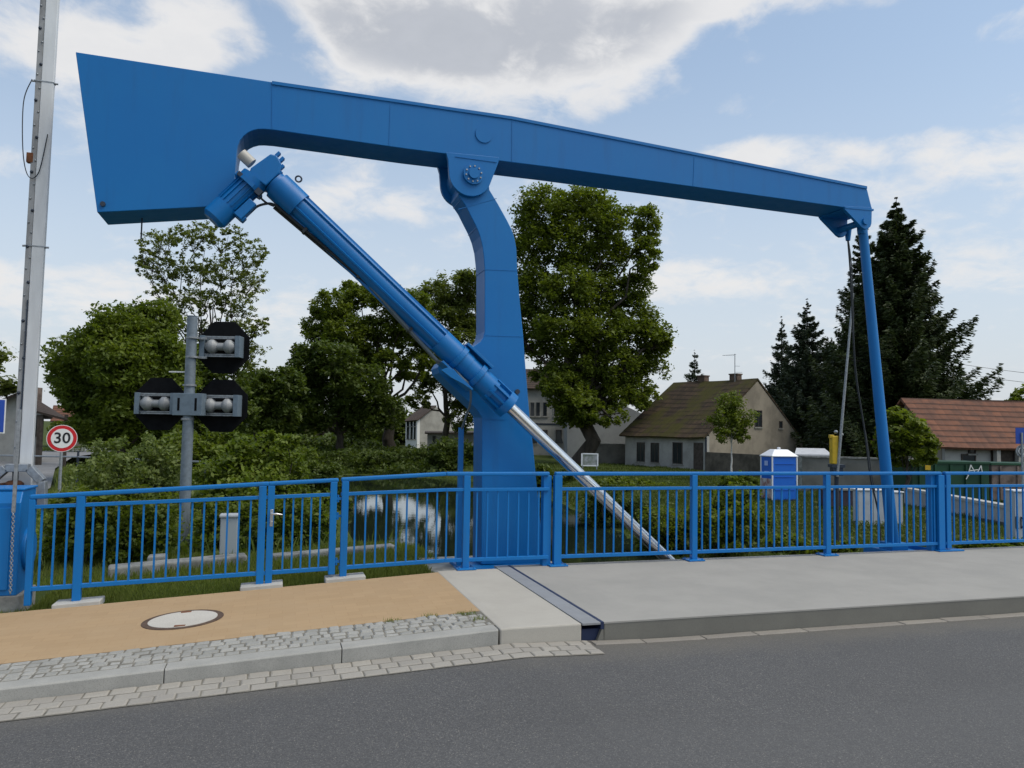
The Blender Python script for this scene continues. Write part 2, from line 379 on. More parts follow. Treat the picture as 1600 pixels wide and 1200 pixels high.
def asphalt():
    M = bpy.data.materials.new('asphalt'); M.use_nodes = True; t = NT(M.node_tree); b = t.N['Principled BSDF']
    o = t.n('ShaderNodeTexCoord').outputs['Object']
    vor = t.n('ShaderNodeTexVoronoi'); vor.inputs['Scale'].default_value = 190; t.L.new(o, vor.inputs['Vector'])
    sp = t.n('ShaderNodeSeparateColor'); t.L.new(vor.outputs['Color'], sp.inputs[0])
    c = t.mix(t.smooth(sp.outputs[0], 0.25, 1.0), (0.072, 0.071, 0.072, 1), (0.128, 0.126, 0.125, 1))
    c = t.mix(t.smooth(sp.outputs[1], 0.93, 1.0), c, (0.24, 0.225, 0.20, 1))
    c = t.mix(t.smooth(t.noise(o, 0.8, 5, 0.6), 0.3, 0.75, 0, 0.35), c, (0.075, 0.073, 0.072, 1))
    c = t.mix(t.smooth(t.noise(o, 60, 3, 0.6), 0.4, 0.75, 0, 0.5), c, (0.05, 0.05, 0.052, 1))
    sx_ = t.n('ShaderNodeSeparateXYZ'); t.L.new(o, sx_.inputs[0])
    yy = t.math('ADD', sx_.outputs[1], t.math('MULTIPLY', t.math('SUBTRACT', t.noise(o, 1.5, 5, 0.7), 0.5), 0.9))
    c = t.mix(t.smooth(yy, 4.75, 5.35, 0, 0.45), c, (0.15, 0.135, 0.11, 1))
    c = t.mix(t.math('MULTIPLY', t.smooth(yy, 2.6, 3.2, 0, 0.22), t.smooth(yy, 3.5, 4.1, 1, 0)), c, (0.12, 0.12, 0.12, 1))
    c = t.mix(t.smooth(t.noise(o, 3.5, 7, 0.75), 0.62, 0.72, 0, 0.35), c, (0.045, 0.045, 0.047, 1))
    t.L.new(c, b.inputs['Base Color']); b.inputs['Roughness'].default_value = 0.85; b.inputs['Specular IOR Level'].default_value = 0.3
    bn = t.n('ShaderNodeBump'); bn.inputs['Strength'].default_value = 0.55; bn.inputs['Distance'].default_value = 0.004
    t.L.new(t.noise(o, 150, 4, .7), bn.inputs['Height']); t.L.new(bn.outputs[0], b.inputs['Normal'])
    return M
ASPH = asphalt()
strip('road', -40, 60, -2.0, KERB + 0.02, RZ, ASPH, thick=0.25)

def tan_mat():
    M = bpy.data.materials.new('tan_paving'); M.use_nodes = True; t = NT(M.node_tree); b = t.N['Principled BSDF']
    o = t.n('ShaderNodeTexCoord').outputs['Object']
    br = t.n('ShaderNodeTexBrick'); t.L.new(o, br.inputs['Vector']); br.inputs['Scale'].default_value = 1.0
    br.inputs['Brick Width'].default_value = 0.2; br.inputs['Row Height'].default_value = 0.1; br.inputs['Mortar Size'].default_value = 0.0022
    br.inputs['Color1'].default_value = (0.385, 0.26, 0.14, 1); br.inputs['Color2'].default_value = (0.35, 0.235, 0.125, 1); br.inputs['Mortar'].default_value = (0.32, 0.20, 0.10, 1)
    c = t.mix(t.smooth(t.noise(o, 2.5, 6, 0.65), 0.3, 0.75, 0, 0.45), br.outputs['Color'], (0.395, 0.28, 0.165, 1))
    c = t.mix(t.smooth(t.noise(o, 260, 3, 0.7), 0.5, 0.8, 0, 0.5), c, (0.24, 0.15, 0.08, 1))
    c = t.mix(t.smooth(t.noise(o, 5, 6, 0.75), 0.62, 0.8, 0, 0.35), c, (0.26, 0.17, 0.09, 1))
    t.L.new(c, b.inputs['Base Color']); b.inputs['Roughness'].default_value = 0.9
    bn = t.n('ShaderNodeBump'); bn.inputs['Strength'].default_value = 0.3; bn.inputs['Distance'].default_value = 0.003
    t.L.new(t.noise(o, 150, 4, 0.7), bn.inputs['Height']); t.L.new(bn.outputs[0], b.inputs['Normal'])
    return M
def speckle(name, c1, c2, c3, sc=140, big=1.6):
    M = bpy.data.materials.new(name); M.use_nodes = True; t = NT(M.node_tree); b = t.N['Principled BSDF']
    o = t.n('ShaderNodeTexCoord').outputs['Object']
    c = t.mix(t.smooth(t.noise(o, big, 7, 0.65), 0.3, 0.72), (*c1, 1), (*c2, 1))
    c = t.mix(t.smooth(t.noise(o, sc, 3, 0.7), 0.45, 0.75, 0, 0.6), c, (*c3, 1))
    c = t.mix(t.smooth(t.noise(o, 6, 8, 0.75), 0.60, 0.74, 0, 0.28), c, (*c3, 1))
    t.L.new(c, b.inputs['Base Color']); b.inputs['Roughness'].default_value = 0.85; b.inputs['Specular IOR Level'].default_value = 0.3
    bn = t.n('ShaderNodeBump'); bn.inputs['Strength'].default_value = 0.3; bn.inputs['Distance'].default_value = 0.003
    t.L.new(t.noise(o, sc, 4, 0.7), bn.inputs['Height']); t.L.new(bn.outputs[0], b.inputs['Normal'])
    return M
DECK = speckle('deck_coating', (0.325, 0.31, 0.285), (0.275, 0.265, 0.245), (0.22, 0.21, 0.19), 200)
STRIPC = speckle('light_concrete', (0.41, 0.385, 0.34), (0.36, 0.335, 0.295), (0.30, 0.28, 0.25), 160)
KERBM = speckle('granite_kerb', (0.36, 0.35, 0.325), (0.29, 0.285, 0.265), (0.17, 0.165, 0.155), 180, 4)
FASCIA = speckle('fascia_concrete', (0.17, 0.165, 0.145), (0.14, 0.135, 0.12), (0.12, 0.12, 0.11), 90)
MORTAR = mat('joint_sand', (0.20, 0.185, 0.155), 0.95, var=0.4, vscale=9, bump=0.3, bscale=120)
STEELP = mat('painted_joint_plate', (0.265, 0.272, 0.285), 0.55, 0.1, var=0.15, vscale=3)
NAVY = mat('navy_joint', (0.008, 0.018, 0.06), 0.6)

KB = KERB + 0.145                  # back of kerb
CB = 6.0                           # back of cobbles
strip('footpath', -40, 1.60, CB, 7.66, SZ, tan_mat(), thick=0.2)
strip('cobble_bed', -40, 1.61, KB - 0.01, CB - 0.001, SZ, MORTAR, dz=-0.003, thick=0.15)
strip('bridge_footway', 2.415, 60, KERB, EDGE, SZ, DECK, thick=0.012)
strip('bridge_edge_beam', 2.42, 60, KERB + 0.003, EDGE - 0.01, SZ, FASCIA, dz=-0.0125, thick=0.85)
# abutment strip with a clean vertical front
bb = MB(); bb.prism([(1.6, KERB, SZ(1.6)), (X0, KERB, 0.15), (2.235, KERB, 0.15), (2.235, KERB, -0.6), (1.6, KERB, -0.6)], (0, 2.3, 0))
bb.build('abutment_strip', STRIPC, bevel=0.012)['kind'] = 'structure'
bpy.data.objects['abutment_strip']['kind'] = 'structure'
bb = MB(); bb.box(1.6, 3.2, 7.9, 9.3, -3.0, 0.02); tag(bb.build('abutment', CONCD), kind='structure')
# expansion joint: recess, cover plate, dark seam
tag(MB().box(2.245, 2.405, KERB + 0.03, 7.84, -0.3, 0.10).build('expansion_joint_recess', NAVY), kind='structure')
jp = MB(); jp.box(2.238, 2.385, KERB - 0.006, 7.86, 0.135, 0.153)
tag(jp.build('joint_cover_plate', STEELP, bevel=0.002), kind='structure')
tag(MB().box(2.387, 2.413, KERB - 0.004, 7.86, 0.10, 0.1535).build('joint_seal', NAVY), kind='structure')
jb = MB(); jb.prism([(2.345, KERB - 0.003, -0.02), (2.41, KERB - 0.003, 0.13), (2.415, KERB - 0.003, -0.02)], (0, 0.3, 0))
tag(jb.build('joint_cheek', FASCIA), kind='structure')
# granite kerb stones (1 m lengths)
kb = MB(); k = 0; x1 = 1.592
while x1 > -9:
    ln = 1.11; xa = x1 - ln
    za, zb = SZ(xa), SZ(x1 - 0.006)
    P = [(KERB, -0.30), (KERB, -0.009), (KERB + 0.009, 0.0), (KB, 0.0), (KB, -0.30)]
    V = [(xa, y, za + z) for y, z in P] + [(x1 - 0.006, y, zb + z) for y, z in P]
    n = len(P); kb.add(V, [tuple(range(n)), tuple(range(2 * n - 1, n - 1, -1))] + [((i + 1) % n, i, i + n, (i + 1) % n + n) for i in range(n)])
    x1 -= ln
tag(kb.build('kerb', KERBM, bevel=0.003), kind='structure')
tag(strip('far_kerb_footway', -40, 60, -4.2, -2.0, lambda x: SZ(x), CONC, thick=0.5), kind='structure')

def stones(name, x0, x1, y0, y1, zf, sx, sy, mtl, jit, hgt, dz=0.0, rows_off=True, jy=0.1):
    V = []; Fc = []; ny_ = int(round((y1 - y0) / sy)); sy = (y1 - y0) / ny_
    for r in range(ny_):
        x = x0 - random.random() * sx * (1 if rows_off else 0)
        yc = y0 + (r + 0.5) * sy
        while x < x1:
            wx = sx * random.uniform(1 - jit, 1 + jit); g = 0.003 + random.random() * 0.004
            xa, xb = max(x + g, x0), min(x + wx - g, x1)
            if xb - xa > 0.03:
                ya, yb = yc - sy / 2 + g + random.uniform(0, jy) * sy * .5, yc + sy / 2 - g - random.uniform(0, jy) * sy * .5
                t = hgt * random.uniform(0.6, 1.15); e = 0.009; b0 = len(V); tl = [random.uniform(-.003, .003) for _ in range(4)]
                q = [(xa, ya), (xb, ya), (xb, yb), (xa, yb)]
                c = [(a + random.uniform(-1, 1) * jit * .05 * sx, b + random.uniform(-1, 1) * jit * .05 * sy) for a, b in q]
                cx, cy = (xa + xb) / 2, (ya + yb) / 2
                for a, b in c: V.append((a, b, zf(a) + dz - 0.02))
                for a, b in c: V.append((a, b, zf(a) + dz + t * 0.5))
                for j, (a, b) in enumerate(c): V.append((a + (e if a < cx else -e), b + (e if b < cy else -e), zf(a) + dz + t + tl[j]))
                for l in (0, 4):
                    for j in range(4): Fc.append((b0 + l + j, b0 + l + (j + 1) % 4, b0 + l + 4 + (j + 1) % 4, b0 + l + 4 + j))
                Fc.append((b0 + 8, b0 + 9, b0 + 10, b0 + 11))
            x += wx
    o = link_mesh(name, V, Fc, mtl); o['kind'] = 'structure'; return o
def stone_mat(name, a, b, c3):
    M = bpy.data.materials.new(name); M.use_nodes = True; t = NT(M.node_tree); bs = t.N['Principled BSDF']
    o = t.n('ShaderNodeTexCoord').outputs['Object']; g = t.n('ShaderNodeNewGeometry').outputs['Random Per Island']
    c = t.mix(g, (*a, 1), (*b, 1)); c = t.mix(t.smooth(t.noise(o, 90, 5, 0.7), 0.4, 0.75, 0, 0.6), c, (*c3, 1))
    c = t.mix(t.smooth(t.noise(o, 3, 5, 0.7), 0.45, 0.75, 0, 0.3), c, (*c3, 1))
    t.L.new(c, bs.inputs['Base Color']); bs.inputs['Roughness'].default_value = 0.85
    return M
stones('cobble_strip', -7, 1.585, KB + 0.004, CB, SZ, 0.088, 0.09, stone_mat('granite_setts', (0.36, 0.35, 0.325), (0.26, 0.255, 0.235), (0.18, 0.175, 0.16)), 0.28, 0.016, dz=-0.010, jy=0.25)
stones('gutter_paving', -7, 2.27, 5.075, KERB - 0.004, RZ, 0.14, 0.11, stone_mat('gutter_setts', (0.34, 0.315, 0.275), (0.28, 0.26, 0.23), (0.22, 0.20, 0.18)), 0.12, 0.008, dz=0.003, jy=0.05)
strip('gutter_bed', -7, 2.27, 5.07, KERB + 0.0, RZ, MORTAR, dz=0.004)
stones('bridge_gutter', 2.30, 30, KERB - 0.125, KERB - 0.006, RZ, 0.5, 0.12, stone_mat('gutter_strip_stone', (0.27, 0.245, 0.21), (0.22, 0.20, 0.175), (0.12, 0.11, 0.10)), 0.1, 0.006, dz=0.003)

# ------------------------------------------------------------------ manhole
mc = onZ(287, 967, 0.03); mc[0] = -0.66; mc[1] = 6.74
th = thing('manhole_cover', (mc[0], mc[1], SZ(mc[0])), 'round concrete filled manhole cover with dark iron rim set in tan paving', 'manhole cover')
sl_ = 0.047
def disc(mb, r, h0, h1, ri=0.0, n=48):
    V = []; Fc = []
    for i in range(n):
        a = 2 * pi * i / n; ca, sa = cos(a), sin(a)
        for rr, hh in ((r, h0), (r, h1), (ri, h1)):
            V.append((mc[0] + rr * ca, mc[1] + rr * sa, SZ(mc[0] + rr * ca) + hh))
    for i in range(n):
        j = (i + 1) % n; Fc.append((3 * i, 3 * j, 3 * j + 1, 3 * i + 1)); Fc.append((3 * i + 1, 3 * j + 1, 3 * j + 2, 3 * i + 2))
    mb.add(V, Fc)
q = MB(); disc(q, 0.305, -0.02, 0.004, 0.24); q.build('rim', mat('iron_rim', (0.12, 0.075, 0.05), 0.75, 0.3, var=0.4, vscale=20), th)
q = MB(); disc(q, 0.258, -0.02, 0.007, 0.0); q.build('concrete_fill', speckle('pale_concrete', (0.52, 0.49, 0.44), (0.46, 0.43, 0.38), (0.3, 0.28, 0.25), 120), th)
for s_ in (-1, 1):
    MB().box(mc[0] - 0.04, mc[0] + 0.04, mc[1] + s_ * 0.228 - 0.018, mc[1] + s_ * 0.228 + 0.018, SZ(mc[0]) - 0.01, SZ(mc[0]) + 0.0105).build('lifting_slot', RUST, th)

# ------------------------------------------------------------------ drawbridge
YB = 8.2; TH = 0.50; YC = 8.03
def AB(px, py, Y=YB): return onY(px, py, Y)
root = thing('drawbridge', (2.5, 8.45, 0.02), 'bright blue steel lifting drawbridge gear with pylon, counterweight beam, slanted cylinder and hanger rod', 'drawbridge')
E = np.array([0, 1.0, 0])
beam_px = [(118, 81), (425, 128), (800, 183), (1354, 292), (1363, 328), (1320, 324), (860, 261), (779.5, 251), (696, 240), (640, 233), (560, 221.7), (427, 202.8), (412, 201.6), (403, 201.7), (394, 204), (386.7, 207.5), (380, 213), (375, 220), (371.5, 228), (370, 236), (366, 286), (363, 321), (151.7, 331.7)]
bm = MB(); bm.prism([AB(*p) for p in beam_px], E * TH)
beam = bm.build('counterweight_beam', BLUE, root, bevel=0.006)
tp = MB(); pts = [AB(*p) for p in [(425, 128), (800, 183), (1354, 292)]]
for a, b in zip(pts[:-1], pts[1:]):
    u = np.array([0, 0, 1.0]); tp.prism([a - E * .012 + (0, 0, -.028), b - E * .012 + (0, 0, -.028), b - E * .012 + (0, 0, .006), a - E * .012 + (0, 0, .006)], E * (TH + .024))
tp.build('top_flange', BLUE, beam)
bt = MB(); pts = [AB(*p) for p in [(1320, 324), (1363, 328)]]
bt.prism([pts[0] - E * .01 + (0, 0, -.012), pts[1] - E * .01 + (0.015, 0, -.012), pts[1] - E * .01 + (0.015, 0, .012), pts[0] - E * .01 + (0, 0, .012)], E * (TH + .02)); bt.build('end_flange', BLUE, beam)
sm = MB()
for a, b in [((425, 130), (425, 201)), ((800, 186), (800, 252)), ((1085, 239), (1083, 290)), ((610, 157), (608, 227))]:
    pa, pb = AB(*a), AB(*b); sm = MB(); sm.bar(pa - E * .001, pb - E * .001, 0.006, 0.006, (0, 1, 0)); sm.build('weld_seam', BLUE, beam)
c = AB(756, 210); MB().cyl(c - E * .012, c + E * .02, .098, n=40).build('cover_disc', BLUE, beam, smooth=True)
q = MB()
for px, py in [(161, 319)]:
    c = AB(px, py); q.cyl(c - E * .02, c, .025, n=8)
q.build('bolt', DKSTEEL, beam)
# hinge lugs: near and far plates
lug = [AB(*p) for p in [(695, 232), (779.5, 245), (779.5, 252)]]
cen = AB(735, 273); R_ = 0.243
def lug_outline(Yp):
    P = [AB(696.5, 238), AB(700, 250)]
    a0 = radians(188); a1 = radians(340)
    for i in range(17):
        a = a0 + (a1 - a0) * i / 16; P.append(cen + R_ * np.array([cos(a), 0, sin(a)]))
    P += [AB(779, 253), AB(779.5, 246)]
    return [np.array([p[0], Yp, p[2]]) for p in P]
for yy in (YB - 0.006, YB + TH - 0.05):
    g = MB(); g.prism(lug_outline(yy), E * 0.056); g.build('hinge_lug', BLUE, beam, bevel=0.004)
sm = MB(); sm.bar(AB(711, 245) - E * .008, AB(776, 254) - E * .008, 0.006, 0.01, (0, 1, 0)); sm.build('weld_seam', BLUE, beam)
pc = AB(739, 273)
g = MB(); g.cyl(pc - E * .035, pc, .115, n=40); g.cyl(pc - E * .062, pc - E * .03, .058, n=32)
pin = g.build('hinge_pin', BLUE, root, smooth=True)
for i in range(10):
    a = 2 * pi * i / 10 + .2; c = pc + .088 * np.array([cos(a), 0, sin(a)]); MB().cyl(c - E * .047, c - E * .034, .0095, n=6).build('bolt', GALV, pin)
# pylon
CY0, CY1 = YB + 0.055, YB + TH - 0.055
col_px = [(765, 296.5), (778, 318), (792.7, 344.5), (799.5, 358), (804, 371.5), (807, 388), (808.4, 422), (812.5, 473), (817.7, 525), (820, 557), (827.5, 650), (833, 697), (847.5, 849), (851.6, 882),
          (752, 882), (753, 729), (753.5, 652), (745, 640), (722, 618), (700, 597), (686, 583), (684, 574), (689, 566), (698, 562), (715, 556), (735, 545), (745, 538.2), (751, 534), (755, 528), (757.3, 518), (757.5, 421), (756, 402), (754, 385), (750, 369), (744.7, 355), (736, 338), (728, 322), (716, 304)]
P = [AB(px, py, CY0) for px, py in col_px]
hc = AB(736, 273, CY0)
a0, a1 = radians(228), radians(5)
for i in range(14):
    a = a0 + (a1 - a0) * i / 13; P.append(hc + .20 * np.array([cos(a), 0, sin(a)]))
pm = MB(); pm.prism(P, E * (CY1 - CY0)); pylon = pm.build('pylon', BLUE, root, bevel=0.008)
sm = MB()
for a, b in [((758, 421), (808, 423)), ((758, 524), (817, 526)), ((754, 654), (790, 656)), ((716, 327), (776, 310)), ((739, 660), (740, 650))]:
    sm = MB(); sm.bar(AB(*a, CY0) - E * .001, AB(*b, CY0) - E * .001, .006, .005, (0, 1, 0)); sm.build('weld_seam', BLUE, pylon)
for px, py in [(757.5, 421), (753.5, 723), (744.7, 355), (721, 311)]:
    a = AB(px, py, CY0); sm = MB(); sm.bar(a + (-.002, 0, 0), a + (-.002, CY1 - CY0, 0), .006, .008); sm.build('weld_seam', BLUE, pylon)
g = MB(); c = AB(808, 612, CY0); g.cyl(c - E * .02, c, .028, n=16); g.build('inspection_plug', DKSTEEL, pylon, smooth=True)
bp = MB(); bp.box(1.98, 3.0, 7.93, 8.85, 0.02, 0.06); bp.box(2.06, 2.97, 8.0, 8.78, 0.06, 0.09); bp.build('base_plate', BLUE, pylon, bevel=0.004)
# conduit post beside the pylon
cp = MB(); a = AB(720.5, 690, 8.5); a2 = AB(720.5, 668, 8.5); cp.bar((a[0], 8.5, 0.0), (a2[0], 8.5, a2[2]), .055, .05, (0, 1, 0)); cp.build('conduit_post', BLUE, root, bevel=0.003)
# lifting cylinder
A0 = AB(433, 290, YC); B0 = AB(795, 635, YC); ax = (B0 - A0); Lc = np.linalg.norm(ax); ax /= Lc
perp = np.array([-ax[2], 0, ax[0]]);  perp = perp if perp[2] > 0 else -perp      # up-right side
def along(px, py): return float((AB(px, py, YC) - A0) @ ax)
def P_(t, u=0.0, v=0.0): return A0 + ax * t + perp * u + E * v
s1, s2, s3, s4 = along(470, 320), along(690, 528), along(733, 568), along(775, 605)
rt_ = 0.128
g = MB(); g.cyl(P_(0), P_(s1), .150, n=36); g.cyl(P_(s1), P_(s2), .118, n=36); g.cyl(P_(s2), P_(s3), .138, n=36); g.cyl(P_(s3), P_(s4), .132, n=36)
g.cyl(P_(s4), P_(Lc - .09), .112, n=36); g.cyl(P_(Lc - .09), P_(Lc), .150, n=36); g.cyl(P_(-.04), P_(0), .125, n=36)
cy = g.build('lifting_cylinder', BLUE2, root, smooth=True)
rb = MB()
for k in range(6):
    a = 2 * pi * k / 6 + 0.1; d = perp * cos(a) + E * sin(a); t_ = np.cross(ax, d)
    rb.obox((P_(s1) + P_(s2)) / 2 + d * .128, ax * (s2 - s1) / 2, d * .014, t_ * .009)
rb.build('long_rib', BLUE2, cy)
for k in range(10):
    a = 2 * pi * k / 10; d = perp * cos(a) + E * sin(a); t_ = np.cross(ax, d); q = MB()
    q.obox((P_(s4 - .05) + P_(Lc - .05)) / 2 + d * .128, ax * (Lc - s4) / 2, d * .02, t_ * .010); q.build('tie_bar', BLUE2, cy)
g = MB()      # trunnion cradle clamps
for t in (s3 - .16, s3 + .12):
    g.cyl(P_(t), P_(t + .06), .158, n=36)
g.obox(P_(s3 + .02, .165, 0.02), ax * .19, perp * .014, E * .13); g.obox(P_(s3 + .02, .19, 0.10), ax * .15, perp * .03, E * .04)
g.obox(P_(s3 - .02, -.165, 0.02), ax * .22, perp * .012, E * .14)
g.cyl(P_(s3 - .02, 0, 0), P_(s3 - .02, 0, .22), .09, n=24)
g.build('trunnion_cradle', BLUE2, cy, bevel=0.004)
g = MB(); g.cyl(P_(Lc), P_(Lc + .02), .085, n=28); g.build('seal_ring', BLUE2, cy, smooth=True)
C0 = AB(1045, 876, YC); C0 = C0 + (C0 - B0) * 0.12
g = MB(); g.cyl(B0, C0, .066, n=40); rod = g.build('piston_rod', CHROME, root, smooth=True)
ey = P_(along(463, 283) , .175); MB().torus(ey + perp * .03, .030, .009).build('lifting_eye', DKSTEEL, cy, smooth=True)
# gearbox and motor
gb = AB(413, 264, YC)
m0_, m1_ = AB(392, 287, YC), AB(331, 345, YC); mx_ = m1_ - m0_; Lm = np.linalg.norm(mx_); mx_ /= Lm; mp_ = np.array([-mx_[2], 0, mx_[0]]); mp_ = mp_ if mp_[2] > 0 else -mp_
g = MB(); g.prism([AB(px, py, YC - .13) for px, py in [(423, 240), (433, 243), (440, 256), (437, 270), (415, 290), (404, 282), (389, 270), (392, 262)]], E * .26)
gbx = g.build('gearbox', BLUE2, cy, bevel=0.012)
g = MB(); g.cyl(AB(418, 272, YC), P_(-.03), .10, n=24); g.build('neck', BLUE2, cy, smooth=True)
for px, py in [(434, 242), (440, 250), (440, 262), (437, 272), (433, 280)]:
    c = AB(px, py, YC - .05); g = MB(); g.obox(c, ax * .016, perp * .03, E * .03); g.build('bolt_lug', BLUE2, gbx, bevel=.004)
g = MB()
def mo(t, u=0, v=0): return m0_ + mx_ * t + mp_ * u + E * v
g.cyl(mo(-.06), mo(0.01), .145, n=28); g.cyl(mo(.01), mo(.05), .17, n=8, ph=pi / 8); g.cyl(mo(.05), mo(Lm * .62), .118, n=28); g.cyl(mo(Lm * .62), mo(Lm * .93), .126, n=28); g.cyl(mo(Lm * .93), mo(Lm), .126, .09, n=28)
mot = g.build('motor', BLUE2, cy, smooth=True)
for k in range(16):
    a = 2 * pi * k / 16; d = mp_ * cos(a) + E * sin(a); t_ = np.cross(mx_, d)
    if k == 0: fb = MB()
    fb.obox(mo(Lm * .34) + d * .122, mx_ * Lm * .25, d * .012, t_ * .004)
fb.build('cooling_fins', BLUE2, mot)
g = MB(); g.obox(mo(Lm * .45, -.155, -.03), mx_ * .11, mp_ * .045, E * .075); g.obox(mo(Lm * .60, -.16, -.03), mx_ * .03, mp_ * .06, E * .05); g.build('terminal_box', BLUE2, mot, bevel=.008)
g = MB(); g.obox(mo(.03, .10, -.1), mx_ * .02, mp_ * .03, E * .04); g.build('flange_bolt', DKSTEEL, mot); g = MB(); g.obox(mo(.03, -.13, -.1), mx_ * .03, mp_ * .03, E * .03); g.build('flange_bolt', DKSTEEL, mot)
g = MB(); a, b = AB(377, 240, YC), AB(394, 256, YC); d_ = (b - a); g.cyl(a, b, .058, n=14); g.build('encoder_housing', mat('beige_cover', (0.42, 0.40, 0.36), .5), cy, smooth=True, bevel=.004)
# conduits and cables
def curve(pts, n=8):
    pts = [np.array(p, float) for p in pts]; out = []
    for i in range(len(pts) - 1):
        p0, p1, p2, p3 = pts[max(i - 1, 0)], pts[i], pts[i + 1], pts[min(i + 2, len(pts) - 1)]
        for j in range(n):
            t = j / n; out.append(.5 * ((2 * p1) + (-p0 + p2) * t + (2 * p0 - 5 * p1 + 4 * p2 - p3) * t * t + (-p0 + 3 * p1 - 3 * p2 + p3) * t ** 3))
    return out + [pts[-1]]
g = MB()
g.tube(curve([AB(391, 332, YC), AB(403, 322, YC), (AB(420, 318, YC)), AB(430, 321, YC), AB(440, 331, YC)]), .013, 8)
g.tube(curve([AB(403, 305, YC), AB(415, 316, YC), AB(428, 322, YC)]), .011, 8)
g.build('motor_cable', RUBBER, cy, smooth=True)
g = MB(); g.cyl(AB(430, 320, YC - .03), AB(580, 448, YC - .03), .017, n=8); g.build('conduit', RUBBER, cy, smooth=True); g = MB(); g.cyl(AB(428, 324, YC + .03), AB(580, 452, YC + .03), .016, n=8); g.build('conduit', RUBBER, cy, smooth=True)
g = MB(); g.cyl(AB(578, 447, YC - .03), AB(683, 563, YC - .03), .017, n=8); g.build('conduit', PIPEG, cy, smooth=True); g = MB(); g.cyl(AB(578, 452, YC + .03), AB(686, 568, YC + .03), .016, n=8); g.build('conduit', PIPEG, cy, smooth=True)
for px, py in [(476, 361), (560, 432), (640, 516)]: g = MB(); g.obox(AB(px, py, YC), ax * .014, perp * .028, E * .055); g.build('conduit_clip', RUBBER, cy)
g = MB(); g.tube(curve([AB(683, 563, YC), AB(705, 573, YC - .04), AB(722, 590, YC - .08), AB(734, 604, YC - .05), AB(735, 630, YC + .1), AB(728, 650, YC + .3), AB(721, 672, 8.5)]), .013, 8); g.build('cable_loop', PIPEG, cy, smooth=True)
g = MB(); g.prism([AB(px, py, YC - .17) for px, py in [(689, 578), (700, 574), (709, 577), (734, 607), (724, 600), (705, 590)]], E * .03); g.build('cable_guard', BLUE2, cy, bevel=.003)
# far end: lugs, hanger rod, black cables
for Y_, dx in ((YB - 0.004, 0), (YB + TH - .05, 0)):
    g = MB(); pts = [AB(*p) for p in [(1318, 322), (1320.5, 328), (1342, 350.5), (1346, 355), (1351, 358), (1356, 357.5), (1360, 354), (1361.5, 349), (1362, 330), (1362, 324)]]
    g.prism([np.array([p[0], Y_, p[2]]) for p in pts], E * .045); g.build('end_lug', BLUE, beam, bevel=.003)
c = AB(1351, 346); g = MB(); g.cyl(c - E * .03, c + E * (TH), .045, n=24); g.build('end_pin', BLUE, beam, smooth=True)
YH = 8.40; ha, hb = AB(1347, 352, YH), AB(1396, 857, YH)
g = MB(); g.cyl(ha + (0, 0, .05), hb, .058, .078, n=28); g.cyl(ha + (0, 0, .1), ha - (0, 0, .12), .075, .06, n=20)
hg = g.build('hanger_rod', BLUE, root, smooth=True)
g = MB(); x_ = hb[0]; g.box(x_ - .18, x_ + .30, 7.99, 8.75, -.1, .075); g.prism([(x_ + .28, 7.99, .03), (x_ + .28, 7.99, .13), (x_ + .75, 7.99, .03)], E * .5); g.box(x_ - .13, x_ + .13, 8.28, 8.52, .075, .17)
g.build('deck_bracket', BLUE, root, bevel=.004)
g = MB(); a = AB(1325, 358, YB + TH - .03); b = AB(1325, 376, YB + TH - .03); g.cyl(a + (0, 0, .05), b, .055, .03, n=16); g.build('cable_socket', BLUE, beam, smooth=True)
g = MB(); pts = curve([b, AB(1329, 430, 8.7), AB(1333, 520, 8.75), AB(1338, 590, 8.8), AB(1352, 680, 8.8), AB(1360, 745, 8.75), AB(1373, 805, 8.7), AB(1377, 870, 8.6)])
g.tube(pts, .012, 8); pts2 = [p + np.array([.035 + .02 * sin(i * .2), 0.03, 0]) for i, p in enumerate(pts)]; g.tube(pts2[:44], .007, 6)
g.build('hanging_cable', RUBBER, root, smooth=True)
# thin drip chain below the counterweight
g = MB(); a = AB(222, 340, 8.5); g.cyl(a, a - (0, 0, .22), .008, n=6); g.build('drain_spout', DKSTEEL, beam)

